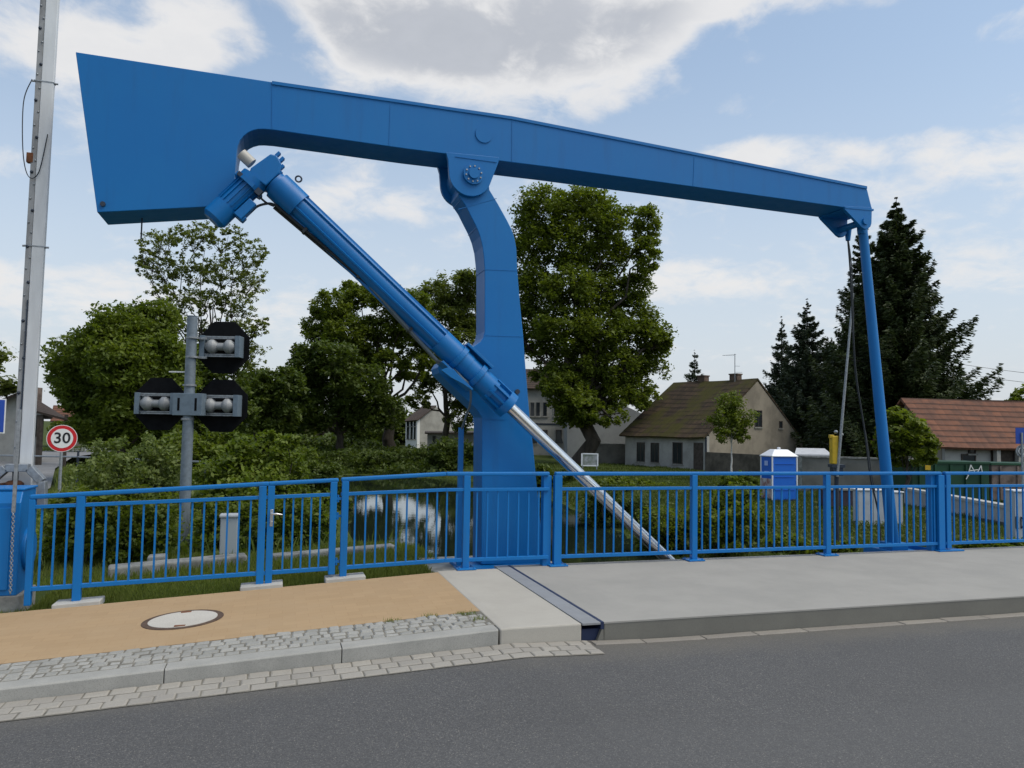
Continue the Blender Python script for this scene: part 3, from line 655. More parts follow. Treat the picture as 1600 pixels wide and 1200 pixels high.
# ------------------------------------------------------------------ railings
base_bal = MB().box(-.010, .010, -.010, .010, 0, .70)
def put_copy(src, loc, parent):
    o = src.copy(); COL.objects.link(o); o.parent = parent; o.location = tuple(np.array(loc) - ORG[parent.name]); ORG[o.name] = np.array(loc, float)
    return o
bal_src = None
def HO(x): return 0.020 * max(0.0, X0 - x)       # lower rails sit a little higher on the ramp panels
def railing(name, x0, x1, posts, label, feet, extra=None, top=True, cat='railing', group=None, bal_gap=None, ends=(0, 0)):
    global bal_src
    t = thing(name, ((x0 + x1) / 2, RAILY, SZ((x0 + x1) / 2)), label, cat, group)
    xs = [x0] + ([X0] if x0 < X0 < x1 else []) + [x1]
    g = MB()
    for a, b in zip(xs[:-1], xs[1:]): g.bar((a - .0, RAILY, SZ(a) + .972), (b + .0, RAILY, SZ(b) + .972), .058, .040)
    g.build('top_rail', RAILB, t, bevel=.012)
    for nm, h, th_ in (('middle_rail', .81, .032), ('bottom_rail', .095, .036)):
        g = MB()
        for a, b in zip(xs[:-1], xs[1:]): g.bar((a, RAILY, SZ(a) + HO(a) + h), (b, RAILY, SZ(b) + HO(b) + h), .045, th_)
        g.build(nm, RAILB, t, bevel=.003)
    for px_, wd, ft in posts:
        z0 = SZ(px_) + (0.0 if ft != 'none' else .03)
        g = MB(); g.box(px_ - wd / 2, px_ + wd / 2, RAILY - .03, RAILY + .03, z0, SZ(px_) + .955); p = g.build('post', RAILB, t, bevel=.004)
        if ft == 'plate':
            g = MB(); g.box(px_ - .10, px_ + .10, RAILY - .085, RAILY + .085, z0 + .002, z0 + .017)
            for sx in (-1, 1):
                for sy in (-1, 1): g.cyl((px_ + sx * .075, RAILY + sy * .06, z0 + .015), (px_ + sx * .075, RAILY + sy * .06, z0 + .03), .010, n=6)
            g.build('base_plate', RAILB, p, bevel=.003)
        elif ft == 'slab':
            g = MB(); g.obox((px_ + .02, RAILY, z0 + .005), (.19, 0, .19 * .0535), (0, .11, 0), (0, 0, .03)); g.build('footing', CONC, p, bevel=.008)
    edges = sorted([x0] + [p[0] for p in posts] + [x1])
    for a, b in zip(edges[:-1], edges[1:]):
        if b - a < .25: continue
        n = max(1, int(round((b - a) / .106)) - 1)
        for i in range(n):
            x = a + (b - a) * (i + 1) / (n + 1)
            if bal_src is None:
                q = MB(); q.box(x - .008, x + .008, RAILY - .008, RAILY + .008, SZ(x) + HO(x) + .10, SZ(x) + HO(x) + .80); o = q.build('baluster', RAILB, t)
                o.data.transform(Matrix.Translation(-(Vector((x, RAILY, SZ(x) + HO(x))) - Vector(ORG[t.name])))); o.location = Vector((x, RAILY, SZ(x) + HO(x))) - Vector(ORG[t.name]); bal_src = o
            else: put_copy(bal_src, (x, RAILY, SZ(x) + HO(x)), t)
    return t
ra = railing('railing', -2.05, -.045, [(-1.645, .068, 'slab'), (-.10, .068, 'slab')], 'blue baluster railing between the blue barrier cabinet and the gate', 1)
q = MB(); q.box(-2.05, -2.0, RAILY - .03, RAILY + .03, SZ(-2) + .03, SZ(-2) + .95); q.build('post', RAILB, ra, bevel=.004)
rb_ = railing('railing', .63, 2.80, [(.672, .066, 'slab'), (1.90, .068, 'plate')], 'blue baluster railing panel crossing in front of the blue pylon foot', 1)
rc = railing('railing', 2.865, 8.06, [(2.90, .085, 'plate'), (4.54, .066, 'plate'), (6.34, .066, 'plate')], 'long blue baluster railing in front of the slanted chrome rod and the hanger rod', 1)
q = MB(); q.box(2.745, 2.835, RAILY + .01, RAILY + .10, .06, 1.10); q.build('end_box_post', RAILB, rb_, bevel=.004)
q = MB(); q.box(7.92, 8.09, RAILY + .01, RAILY + .10, .06, 1.12); q.build('end_box_post', RAILB, rc, bevel=.004)
q = MB(); q.box(7.99, 8.085, RAILY - .04, RAILY + .008, .168, 1.10); q.build('post', RAILB, rc, bevel=.004)
q = MB(); q.box(7.95, 8.34, RAILY - .085, RAILY + .085, .152, .167); q.build('base_plate', RAILB, rc, bevel=.003)
rd = railing('railing', 8.11, 16.5, [(8.16, .07, 'none'), (9.95, .066, 'plate'), (11.75, .066, 'plate'), (13.55, .066, 'plate'), (15.35, .066, 'plate')], 'blue baluster railing right of the wide double box post, running out of frame', 1)
# gate
gt = thing('gate', (.28, RAILY, SZ(.28)), 'small blue baluster gate with a silver lever handle', 'gate')
gx0, gx1 = -.04, .575
g = MB(); g.bar((gx0 - .01, RAILY, SZ(gx0) + .972), (gx1 + .03, RAILY, SZ(gx1) + .972), .055, .038); g.build('top_rail', RAILB, gt, bevel=.012)
for nm, h, t_ in (('middle_rail', .81, .032), ('bottom_rail', .095, .036)):
    g = MB(); g.bar((gx0, RAILY, SZ(gx0) + HO(gx0) + h), (gx1, RAILY, SZ(gx1) + HO(gx1) + h), .045, t_); g.build(nm, RAILB, gt, bevel=.003)
g = MB(); g.box(gx0 - .012, gx0 + .050, RAILY - .03, RAILY + .03, SZ(gx0) + .02, SZ(gx0) + .955); st = g.build('stile', RAILB, gt, bevel=.004)
g = MB(); g.box(gx1 - .045, gx1 + .018, RAILY - .03, RAILY + .03, SZ(gx1) + .06, SZ(gx1) + .955); st2 = g.build('stile', RAILB, gt, bevel=.004)
for i in range(5):
    x = gx0 + .058 + (gx1 - .055 - gx0 - .058) * (i + 1) / 6; put_copy(bal_src, (x, RAILY, SZ(x) + HO(x)), gt)
hx, hz_ = gx0 + .028, SZ(gx0) + .66
g = MB(); g.box(hx - .014, hx + .014, RAILY - .036, RAILY - .028, hz_ - .09, hz_ + .07); g.cyl((hx, RAILY - .034, hz_ + .03), (hx, RAILY - .07, hz_ + .03), .010, n=12)
g.tube([(hx, RAILY - .066, hz_ + .03), (hx + .05, RAILY - .07, hz_ + .03), (hx + .10, RAILY - .064, hz_ + .022)], [.011, .010, .006], 10); g.cyl((hx, RAILY - .034, hz_ - .05), (hx, RAILY - .046, hz_ - .05), .012, n=12)
g.build('lever_handle', mat('satin_steel', (.6, .6, .6), .3, 1.0), gt, smooth=True, bevel=.002)
for h in (.79, .62, .18):
    g = MB(); g.box(gx1 + .018, .64, RAILY - .012, RAILY + .012, SZ(.6) + h - .012, SZ(.6) + h + .012); g.cyl((.605, RAILY, SZ(.6) + h - .035), (.605, RAILY, SZ(.6) + h + .035), .012, n=10); g.build('hinge', RAILB, gt)

# ------------------------------------------------------------------ road barrier on the left
bx = thing('road_barrier', (-2.5, 8.2, SZ(-2.5) + 0.0), 'raised white and grey barrier boom standing out of a blue cabinet', 'barrier')
g = MB(); g.prism([(-3.15, 7.87, .045), (-3.15, 7.87, .86), (-3.15, 7.93, .965), (-3.15, 8.32, .965), (-3.15, 8.32, .045)], (1.00, 0, 0)); cab = g.build('cabinet', RAILB, bx, bevel=.01)
g = MB(); g.box(-3.2, -2.12, 7.86, 8.36, -.3, .046); g.build('plinth', CONCD, bx, bevel=.01)
g = MB(); g.box(-3.16, -2.14, 7.92, 8.33, .965, .985); g.build('lid', RAILB, cab, bevel=.006)
g = MB(); g.box(-3.05, -2.22, 7.852, 7.87, .10, .82); g.build('door', RAILB, cab, bevel=.004)
g = MB(); g.cyl((-2.16, 8.13, .42), (-2.12, 8.13, .42), .19, n=32); g.build('side_cover', RAILB, cab, smooth=True, bevel=.01)
YM = 8.75; b0, b1 = onY(36, 735, YM), onY(79, -8, YM); bd = (b1 - b0); Lb = np.linalg.norm(bd); bd /= Lb; side = np.cross(bd, E); side /= -np.linalg.norm(side)
b1 = b0 + bd * (Lb + 1.2)
# right white face and left grey flange
g = MB(); g.bar(b0 - bd * .5 + side * .025, b1 + side * .025, .112, .06, (0, 1, 0)); boom = g.build('boom', BOOMW, bx, bevel=.006)
g = MB(); g.bar(b0 - bd * .5 - side * .0605, b1 - side * .0585, .052, .05, (0, 1, 0)); g.build('boom_flange', BOOMG, boom, bevel=.004)
g = MB(); g.bar(b0 - bd * .3 - side * .036 - E * .032, b0 + bd * 1.7 - side * .036 - E * .032, .012, .012, (0, 1, 0)); g.build('edge_strip', DKSTEEL, boom)
n = 0
for k in range(46):
    t = k * .125 + random.uniform(-.02, .02); u = -.06 + (.018 if k % 2 else -.01)
    c = b0 + bd * t + side * u - E * .026
    q = MB(); q.ball(c, .011 if k % 3 else .017, 8, 5); q.build('rivet', DKSTEEL if k % 3 == 0 else GALV, boom, smooth=True)
for k, t in enumerate((2.25, 3.95)):
    c = b0 + bd * t; g = MB(); g.obox(c - side * .005, side * .092, E * .034, bd * .005); g.cyl(c - side * .10, c - side * .12, .010, n=8); g.cyl(c + side * .09, c + side * .115, .010, n=8); g.build('clamp_band', GALV, boom)
c = b0 + bd * 3.15 - side * .095; g = MB(); g.obox(c, side * .03, E * .03, bd * .05); g.build('rusty_bracket', RUST, boom, bevel=.004)
g = MB(); t0_ = b0 + bd * 3.95 - side * .11 - E * .04
g.tube(curve([t0_, b0 + bd * 3.7 - side * .17 - E * .05, b0 + bd * 3.2 - side * .15 - E * .05, b0 + bd * 2.95 - side * .09 - E * .05, b0 + bd * 3.0 + side * .0 - E * .05, b0 + bd * 3.4 + side * .06 - E * .05]), .005, 6); g.build('loose_wire', RUBBER, boom, smooth=True)
# grey yoke
yk = MB(); p = [onY(a, b, 8.62) for a, b in [(-34, 800), (-30, 765), (10, 731), (46, 731), (66, 752), (66, 790)]]
for a, b in zip(p[:-1], p[1:]): yk.bar(a, b, .10, .075, (0, 0, 1) if abs((b - a)[0]) > abs((b - a)[2]) else (1, 0, 0))
yk.build('yoke', GALV, bx, bevel=.006)
g = MB(); a = onY(31, 640, 7.80); b = onY(21, 800, 7.80); c_ = onY(16, 935, 7.80); g.bar(a, b, .025, .028, (1, 0, 0)); g.build('hanging_strut', GALV, bx, bevel=.003)
g = MB(); nl = 34
for i in range(nl):
    p = onY(21 - 5 * i / nl, 800 + 130 * i / nl, 7.79); g.torus(p, .011, .004, (1, 0, 0) if i % 2 else (0, 1, 0), 10, 5)
g.build('chain', GALV, bx)
g = MB(); g.ball(onY(22, 757, 8.7), .09, 10, 5, .5); g.ball(onY(8, 760, 8.72), .08, 10, 5, .5); g.build('rust_scrap', RUST, bx, smooth=True)

# ------------------------------------------------------------------ navigation signal mast (seen from behind)
mx0 = np.array([-1.34, 13.1]); mz = Hs(*mx0)
sm_ = thing('signal_mast', (mx0[0], mx0[1], mz), 'grey steel mast carrying three black octagonal river signal boards seen from behind', 'signal mast')
D = 12.2
def sp(px, py, off=0.0):
    r = ray(px, py); n = np.array([sin(YAW), cos(YAW), 0]); t = (D + off) / (r @ n); return CAM + r * t
NV = np.array([sin(YAW), cos(YAW), 0]); RV = np.array([cos(YAW), -sin(YAW), 0]); UV = np.array([0, 0, 1.0])
top = sp(302, 495); bot = sp(285, 850); 
xy = (top + bot) / 2
g = MB(); g.cyl((xy[0], xy[1], mz - .1), (xy[0], xy[1], top[2]), .088, .078, n=28); g.cyl((xy[0], xy[1], top[2]), (xy[0], xy[1], top[2] + .012), .083, n=28)
g.build('mast', GALVP, sm_, smooth=True)
def signal(px, py, sgn, cx):
    c = sp(px, py, .28)
    r8 = .425; P = []
    for k in range(8): a = pi / 8 + k * pi / 4; P.append(c + RV * r8 * 1.05 * cos(a) + UV * r8 * 1.08 * sin(a))
    g = MB(); g.prism(P, NV * .012); bd_ = g.build('signal_board', BLACK, sm_, bevel=.002)
    for s in (-1, 1):      # two lamp housings, lathe shapes joined into hour-glass
        pass
    q = MB(); prof = [(-.25, .03), (-.248, .048), (-.175, .112), (-.16, .118), (-.112, .118), (-.10, .112), (-.052, .064), (.052, .064), (.10, .112), (.112, .118), (.16, .118), (.175, .112), (.248, .048), (.25, .03)]
    cc = c - NV * .13
    q.tube([cc + RV * a for a, b in prof], [b for a, b in prof], 24); lm = q.build('lamp_housings', mat('satin_lamp_housing', (.27, .28, .29), .55, .15), bd_, smooth=True)
    q = MB()
    for s in (-1, 1): q.obox(c + UV * s * .155 - NV * .13, RV * .30, UV * .013, NV * .03)
    for s in (-1, 1): q.obox(c + UV * s * .128 - NV * .16, RV * .25, UV * .007, NV * .01)
    q.build('guard_bar', GALV, bd_)
    for s in (-1, 1):
        q = MB(); q.obox(c + RV * s * .285 - NV * .10, RV * .038, UV * .172, NV * .10); q.build('end_bracket', SIGGREY, bd_, bevel=.003)
    return c
signal(350, 543, 1, 1); signal(250, 631, -1, 0); signal(347, 634, 1, 0)
c = sp(296, 632, -.02); g = MB()
g.obox(c, RV * .23, UV * .175, NV * .09); mbx = g.build('mounting_box', SIGGREY, sm_, bevel=.006)
g = MB()
for s in (-1, 1): g.obox(c + RV * s * .135 - NV * .09, RV * .018, UV * .10, NV * .003)
g.build('slot', BLACK, mbx)
c = sp(312, 543, .1)
for s in (-1, 1):
    g = MB(); q = sp(301, 543 + s * 15, 0); g.cyl(q - UV * .014, q + UV * .014, .098, n=24); g.obox(q + RV * .12 + NV * .05, RV * .08, UV * .018, NV * .02); g.build('pipe_clamp', GALV, sm_)
g = MB(); q = sp(278, 581, 0); g.bar(q - RV * .14, q + RV * .22, .02, .02); g.build('antenna_stub', SIGNW, sm_)
g = MB(); q = sp(296, 602, 0); g.cyl(q - UV * .014, q + UV * .014, .105, n=20); q = sp(293, 655, 0); g.cyl(q - UV * .014, q + UV * .02, .098, n=20); g.build('pipe_clamp', GALV, sm_)

# ------------------------------------------------------------------ 30 sign
def text_mesh(txt, size, name, mtl, parent, origin, xdir, zdir, depth=0.004):
    cu = bpy.data.curves.new('txt', 'FONT'); cu.body = txt; cu.size = size; cu.align_x = 'CENTER'; cu.align_y = 'CENTER'; cu.extrude = depth; cu.offset = size * .016; cu.space_character = 1.02
    o = bpy.data.objects.new('txt', cu); COL.objects.link(o); bpy.context.view_layer.update()
    me = bpy.data.meshes.new_from_object(o.evaluated_get(bpy.context.evaluated_depsgraph_get())); bpy.data.objects.remove(o)
    me.materials.clear(); me.materials.append(mtl)
    zn = np.cross(xdir, zdir); Mx = Matrix(((xdir[0], zdir[0], zn[0], 0), (xdir[1], zdir[1], zn[1], 0), (xdir[2], zdir[2], zn[2], 0), (0, 0, 0, 1)))
    me.transform(Mx); r = bpy.data.objects.new(name, me); COL.objects.link(r); r.parent = parent; r.location = tuple(np.array(origin) - ORG[parent.name]); ORG[r.name] = np.array(origin, float)
    return r
sc_ = at(97, 685, 15.6); gz = Hs(sc_[0], sc_[1])
sg = thing('speed_limit_sign', (sc_[0], sc_[1], gz), 'round red and white 30 speed limit sign on grey pole', 'road sign')
V_ = CAM - sc_; V_[2] = 0; V_ /= np.linalg.norm(V_); Rr = np.cross(UV, V_)   # facing camera
MB().cyl((sc_[0], sc_[1], gz - .1), sc_ + UV * .2 - V_ * .04, .030, n=14).build('pole', GALV, sg, smooth=True)
MB().cyl(sc_ - V_ * .008, sc_, .262, n=48).build('sign_face', RED, sg, smooth=True)
pl = MB().cyl(sc_ - V_ * .01, sc_ - V_ * .002, .274, n=48).build('rim', SIGNW, sg, smooth=True)
MB().cyl(sc_ - V_ * .005, sc_ + V_ * .004, .196, n=48).build('white_disc', SIGNW, sg, smooth=True)
text_mesh('30', .30, 'numerals', INK, sg, sc_ + V_ * .006, Rr, UV, .002)

def pole_sign(name, px, py0, py1, px0, px1, d, label, cat, mtl, pole_to=None):
    c = at((px0 + px1) / 2, (py0 + py1) / 2, d); w_ = (px1 - px0) * d / F; h_ = (py1 - py0) * d / F
    g_ = Hs(c[0], c[1]); t = thing(name, (c[0], c[1], g_), label, cat)
    V2 = CAM - c; V2[2] = 0; V2 /= np.linalg.norm(V2); R2 = np.cross(UV, V2)
    q = MB(); q.obox(c, R2 * w_ / 2, UV * h_ / 2, V2 * .01); q.build('sign_face', mtl, t, bevel=.004)
    q = MB(); q.obox(c - V2 * .004, R2 * (w_ / 2 + .02), UV * (h_ / 2 + .02), V2 * .008); q.build('border', SIGNW, t)
    q = MB(); q.cyl((c[0] - V2[0] * .06, c[1] - V2[1] * .06, g_ - .1), (c[0] - V2[0] * .06, c[1] - V2[1] * .06, c[2] + h_ / 2), .03, n=10); q.build('pole', GALV, t, smooth=True)
    return t
pole_sign('blue_sign', 0, 624, 675, -50, 1.5, 13, 'blue rectangular road sign with white border cut by left frame edge', 'road sign', SIGNB)

# ------------------------------------------------------------------ concrete beam, small grey cabinet near the mast
a = gp(172, 878); b = gp(330, 866); 
a = np.array([-2.35, 10.55, 0]); b = np.array([.9, 11.4, 0])
def concrete_block(x0, y0, x1, y1, wd, h0, h1, label, nm='concrete_kerb_block'):
    z0, z1 = Hs(x0, y0), Hs(x1, y1); o = np.array([(x0 + x1) / 2, (y0 + y1) / 2, (z0 + z1) / 2]); g = MB()
    g.bar((x0, y0, z0 + (h0 + h1) / 2), (x1, y1, z1 + (h0 + h1) / 2), wd, h1 - h0)
    r = g.build(nm, CONCD, org=o, bevel=.02); return tag(r, label, 'concrete block')
pa, pb = onZ(170, 872, .06), onZ(385, 866, .02)
concrete_block(pa[0], pa[1], pb[0], pb[1], .26, -.02, .12, 'long weathered concrete beam lying in grass below the signal mast')
pa, pb = onZ(425, 867, -.02), onZ(615, 860, -.05)
concrete_block(pa[0], pa[1], pb[0], pb[1], .2, -.05, .08, 'pale concrete beam half buried in grass behind the gate')
pa, pb = onZ(232, 862, .05), onZ(262, 861, .05)
concrete_block(pa[0], pa[1], pb[0], pb[1], .2, .0, .17, 'short pale concrete block behind the long concrete beam')
pc_ = ground_at(363, 10.4); t = thing('cable_cabinet', pc_, 'small grey cable pillar box in tall grass behind the railing', 'cabinet')
g = MB(); g.box(pc_[0] - .11, pc_[0] + .11, pc_[1] - .1, pc_[1] + .1, pc_[2] - .2, pc_[2] + .56); g.build('housing', mat('grey_box', (.38, .41, .43), .5), t, bevel=.012)
g = MB(); g.box(pc_[0] - .125, pc_[0] + .125, pc_[1] - .12, pc_[1] + .12, pc_[2] + .56, pc_[2] + .60); g.build('cap', mat('grey_box_cap', (.42, .44, .46), .5), t, bevel=.012)

# pipe railing beyond the shrubs
pr = [at(-30, 711, 27), at(122, 714, 25), at(320, 722, 20)]
t = thing('pipe_railing', (pr[1][0], pr[1][1], Hs(pr[1][0], pr[1][1])), 'thin grey pipe railing in front of the side road behind the shrubs', 'railing')
g = MB()
for a, b in zip(pr[:-1], pr[1:]): g.cyl(a, b, .028, n=8)
g.build('pipe', GALV, t, smooth=True)
for p in [pr[0], pr[1], (pr[1] + pr[2]) / 2, pr[2]]:
    g = MB(); g.cyl((p[0], p[1], Hs(p[0], p[1]) - .1), p + UV * .2 * (1 if p is pr[1] else 0), .035, n=8); g.build('post', DKSTEEL, t, smooth=True)

# ------------------------------------------------------------------ side road far left
rp = [(75, 800, 70), (105, 745, 75), (95, 712, 60), (112, 695, 40), (130, 690, 26)]
rr_ = []
ctr = [(-9.5, 24), (-10.5, 32), (-13.5, 45), (-16, 60), (-15, 80), (-13, 110)]
V = []; Fc = []
for i, (x, y) in enumerate(ctr):
    wd = 2.6; d_ = np.array(ctr[min(i + 1, 5)]) - np.array(ctr[max(i - 1, 0)]); d_ = d_ / np.linalg.norm(d_); n_ = np.array([-d_[1], d_[0]])
    for s in (1, -1): q = np.array([x, y]) + n_ * wd * s; V.append((q[0], q[1], -.90))
    if i: Fc.append((2 * i - 2, 2 * i - 1, 2 * i + 1, 2 * i))
tag(link_mesh('side_road', V, [f[::-1] for f in Fc], mat('old_asphalt', (.19, .19, .195), .9, var=.2, vscale=.8, bump=.3, bscale=60)), kind='structure')
# ------------------------------------------------------------------ buildings
def tiles(name, c1, c2, c3, row=0.3, moss=None, bumpd=0.05):
    M = bpy.data.materials.new(name); M.use_nodes = True; t = NT(M.node_tree); b = t.N['Principled BSDF']
    uv = t.n('ShaderNodeUVMap').outputs[0]; o = t.n('ShaderNodeTexCoord').outputs['Object']
    sp_ = t.n('ShaderNodeSeparateXYZ'); t.L.new(uv, sp_.inputs[0])
    saw = t.math('FRACT', t.math('DIVIDE', sp_.outputs[1], row)); colw = t.math('FRACT', t.math('DIVIDE', sp_.outputs[0], row * .75))
    hump = t.math('SINE', t.math('MULTIPLY', colw, pi))
    br = t.n('ShaderNodeTexBrick'); t.L.new(uv, br.inputs['Vector']); br.inputs['Scale'].default_value = 1; br.inputs['Brick Width'].default_value = row * .75; br.inputs['Row Height'].default_value = row; br.offset = 0.0
    br.inputs['Mortar Size'].default_value = .0; br.inputs['Color1'].default_value = (*c1, 1); br.inputs['Color2'].default_value = (*c2, 1)
    c = t.mix(t.smooth(t.noise(o, 1.1, 6, .65), .38, .68, 0, .8), br.outputs['Color'], (*c3, 1))
    c = t.mix(t.smooth(saw, .60, 1.0, 0, .95), c, (c3[0] * .4, c3[1] * .4, c3[2] * .4, 1))
    if moss:
        c = t.mix(t.smooth(t.noise(o, .45, 6, .6), .42, .62, 0, .9), c, (*moss, 1))
    t.L.new(c, b.inputs['Base Color']); b.inputs['Roughness'].default_value = .9; b.inputs['Specular IOR Level'].default_value = .2
    bn = t.n('ShaderNodeBump'); bn.inputs['Distance'].default_value = bumpd; bn.inputs['Strength'].default_value = .9
    t.L.new(t.math('ADD', t.math('MULTIPLY', t.math('SUBTRACT', 1.0, saw), .7), t.math('MULTIPLY', hump, .2)), bn.inputs['Height']); t.L.new(bn.outputs[0], b.inputs['Normal'])
    return M
def roof_slab(name, e0, e1, r0, r1, mtl, parent, th_=.12, sag=.0, nseg=14):
    # e0-e1 eave, r0-r1 ridge (e0 below r0); slightly wavy old roof, uv in metres
    e0, e1, r0, r1 = [np.array(p, float) for p in (e0, e1, r0, r1)]
    nrm = np.cross(e1 - e0, r0 - e0); nrm /= np.linalg.norm(nrm); nrm = nrm if nrm[2] > 0 else -nrm
    nu, nv = nseg, 8; V = []; UVs = []
    L = np.linalg.norm(e1 - e0); Hh = np.linalg.norm(r0 - e0)
    for j in range(nv + 1):
        for i in range(nu + 1):
            u, v = i / nu, j / nv; p = (e0 * (1 - u) + e1 * u) * (1 - v) + (r0 * (1 - u) + r1 * u) * v
            p = p - UV * sag * (sin(pi * u) * (.5 + .5 * sin(pi * v)) + .25 * sin(u * 9 + v * 4)); V.append(p); UVs.append((u * L, v * Hh))
    nt = len(V); V += [p - nrm * th_ for p in V[:nt]]
    Fc = []
    for j in range(nv):
        for i in range(nu):
            a = j * (nu + 1) + i; f = (a, a + 1, a + nu + 2, a + nu + 1); Fc.append(f); Fc.append(tuple(q + nt for q in f[::-1]))
    bd_ = [i for i in range(nu + 1)] + [j * (nu + 1) + nu for j in range(1, nv + 1)] + [nv * (nu + 1) + i for i in range(nu - 1, -1, -1)] + [j * (nu + 1) for j in range(nv - 1, 0, -1)]
    for k in range(len(bd_)): a, b = bd_[k], bd_[(k + 1) % len(bd_)]; Fc.append((a, a + nt, b + nt, b))
    o = link_mesh(name, V, Fc, mtl, parent); me = o.data; ul = me.uv_layers.new(name='UVMap')
    UVs = UVs + UVs; vi = [0] * len(me.loops); me.loops.foreach_get('vertex_index', vi)
    for i, v in enumerate(vi): ul.data[i].uv = UVs[v]
    return o
def cf(a, b, z): return np.array([a * cos(YAW) + b * sin(YAW), -a * sin(YAW) + b * cos(YAW), z])
def hor(px): return 669 + .017 * (px - 800)
def G(px, d, z):
    py = hor(px) - (z - 1.6) * F / d
    return cf((px - 800 - .017 * (600 - py)) * d / F, d, z)
def ZP(px, py, d): return 1.6 + (hor(px) - py) * d / F
def wall_poly(name, P, th_vec, mtl, parent): g = MB(); g.prism(P, th_vec); return g.build(name, mtl, parent)
def window(parent, p, u, n, w_, h_, frame=None, bars=1, mtl=GLASSD, nm='window', recess=.05):
    # p lower-left corner on wall, u along wall, n outward
    p, u, n = np.array(p, float), np.array(u, float), np.array(n, float); c = p + u * w_ / 2 + UV * h_ / 2
    fm = frame or SIGNW; q = MB(); t = .06
    q.obox(p + u * t / 2 + UV * h_ / 2, u * t / 2, UV * h_ / 2, n * .05); q.obox(p + u * (w_ - t / 2) + UV * h_ / 2, u * t / 2, UV * h_ / 2, n * .05)
    q.obox(c + UV * (h_ / 2 - t / 2), u * (w_ / 2 - t), UV * t / 2, n * .05); q.obox(c - UV * (h_ / 2 - t / 2), u * (w_ / 2 - t), UV * t / 2, n * .05)
    for b in range(bars): q.obox(p + u * w_ * (b + 1) / (bars + 1) + UV * h_ / 2, u * .02, UV * (h_ / 2 - t), n * .035)
    f = q.build(nm, fm, parent); q = MB(); q.obox(c, u * (w_ / 2 - t), UV * (h_ / 2 - t), n * .02); q.build('pane', mtl, f)
    q = MB(); q.obox(p + u * w_ / 2 - UV * .04, u * (w_ / 2 + .08), UV * .04, n * .09); q.build('sill', CONCD, f)
    return f
PLW = mat('aged_white_render', (.36, .35, .325), .9, var=.28, vscale=.9, bump=.3, bscale=12)
PLB = mat('bare_beige_render', (.27, .235, .185), .95, var=.35, vscale=.7, bump=.4, bscale=8)
PLG = mat('pale_grey_render', (.36, .37, .385), .9, var=.2, vscale=.5)
ROOFM = tiles('mossy_tiles', (.085, .058, .038), (.050, .036, .026), (.040, .031, .022), .62, moss=(.058, .054, .014), bumpd=.10)
ROOFR = tiles('red_tiles', (.19, .082, .048), (.14, .065, .042), (.085, .048, .036), .55, bumpd=.09)
ROOFB = tiles('brown_tiles', (.075, .052, .042), (.062, .045, .036), (.045, .036, .030), .5)
# --- cottage
Lb_ = -1.35
a0 = (1105 - 800) / F * 57; C1 = cf(a0, 57, Lb_); dl = cf(-4.6 / 7.56, 6 / 7.56, 0) - cf(0, 0, 0); dr = cf(6 / 7.56, 4.6 / 7.56, 0) - cf(0, 0, 0)
cot = thing('cottage', C1, 'low old cottage with sagging mossy roof and bare beige gable wall', 'house')
ze, za_ = 1.25, 5.75; W = 12.6; Ln = 8.3
def cp_(l, r, z): p = C1 + dl * l + dr * r; return np.array([p[0], p[1], z])
nF = -dr; nG = -dl
wall_poly('front_wall', [cp_(0, 0, Lb_ - .3), cp_(Ln, 0, Lb_ - .3), cp_(Ln, 0, ze), cp_(0, 0, ze)], dr * .3, PLW, cot)
wall_poly('gable_wall', [cp_(0, .31, Lb_ - .3), cp_(0, W, Lb_ - .3), cp_(0, W, .9), cp_(0, 6.3, za_ - .1), cp_(0, .31, ze + .12)], dl * .3, PLB, cot)
wall_poly('gable_wall', [cp_(Ln - .3, .31, Lb_ - .3), cp_(Ln - .3, W, Lb_ - .3), cp_(Ln - .3, W, .9), cp_(Ln - .3, 6.3, za_ - .1), cp_(Ln - .3, .31, ze + .12)], dl * .3, PLB, cot)
wall_poly('rear_wall', [cp_(.3, W, Lb_ - .3), cp_(Ln - .3, W, Lb_ - .3), cp_(Ln - .3, W, .9), cp_(.3, W, .9)], -dr * .3, PLB, cot)
rf = roof_slab('roof', cp_(-.05, -.45, ze - .05), cp_(Ln + .3, -.45, ze - .05), cp_(-.05, 6.3, za_ + .12), cp_(Ln + .3, 6.3, za_ + .12), ROOFM, cot, sag=.12)
roof_slab('roof', cp_(-.05, W + .4, .72), cp_(Ln + .3, W + .4, .72), cp_(-.05, 6.31, za_ + .12), cp_(Ln + .3, 6.31, za_ + .12), ROOFM, cot, sag=.06)
for l in (2.3, 5.6):
    q = MB(); c = cp_(l, 6.6, za_ + .25); q.obox(c - UV * .2, dl * .38, dr * .3, UV * .5); q.obox(c + UV * .32, dl * .43, dr * .36, UV * .05); q.build('chimney', mat('old_brick', (.16, .11, .085), .95, var=.4, vscale=4), rf)
for l, w_, h_ in ((6.55, .85, 1.55), (5.05, .85, 1.55), (2.75, .95, 1.65)):
    window(cot, cp_(l + w_ / 2, 0, ZP(1010, 723, 60)) + nF * .005, -dl, nF, w_, h_, frame=WOODD, bars=1)
q = MB(); p = cp_(.75, 0, Lb_ + 1.05); q.obox(p + nF * .03, dl * .42, UV * 1.05, nF * .04); q.build('door', WOODD, cot)
window(cot, cp_(0, 5.9, 2.0) + nG * .005, dr, nG, .95, 1.35, frame=WOODD)
window(cot, cp_(0, 9.2, 1.95) + nG * .005, dr, nG, .45, .6, frame=WOODD, bars=0)
q = MB(); q.obox(cp_(0, -.02, -.2) + nF * .06, dl * .05, UV * 1.35, nF * .05); q.build('drain_pipe', DKSTEEL, cot)
an = cp_(2.0, 6.1, za_); t = thing('tv_antenna', an, 'thin tv antenna mast rising above the mossy cottage roof', 'antenna')
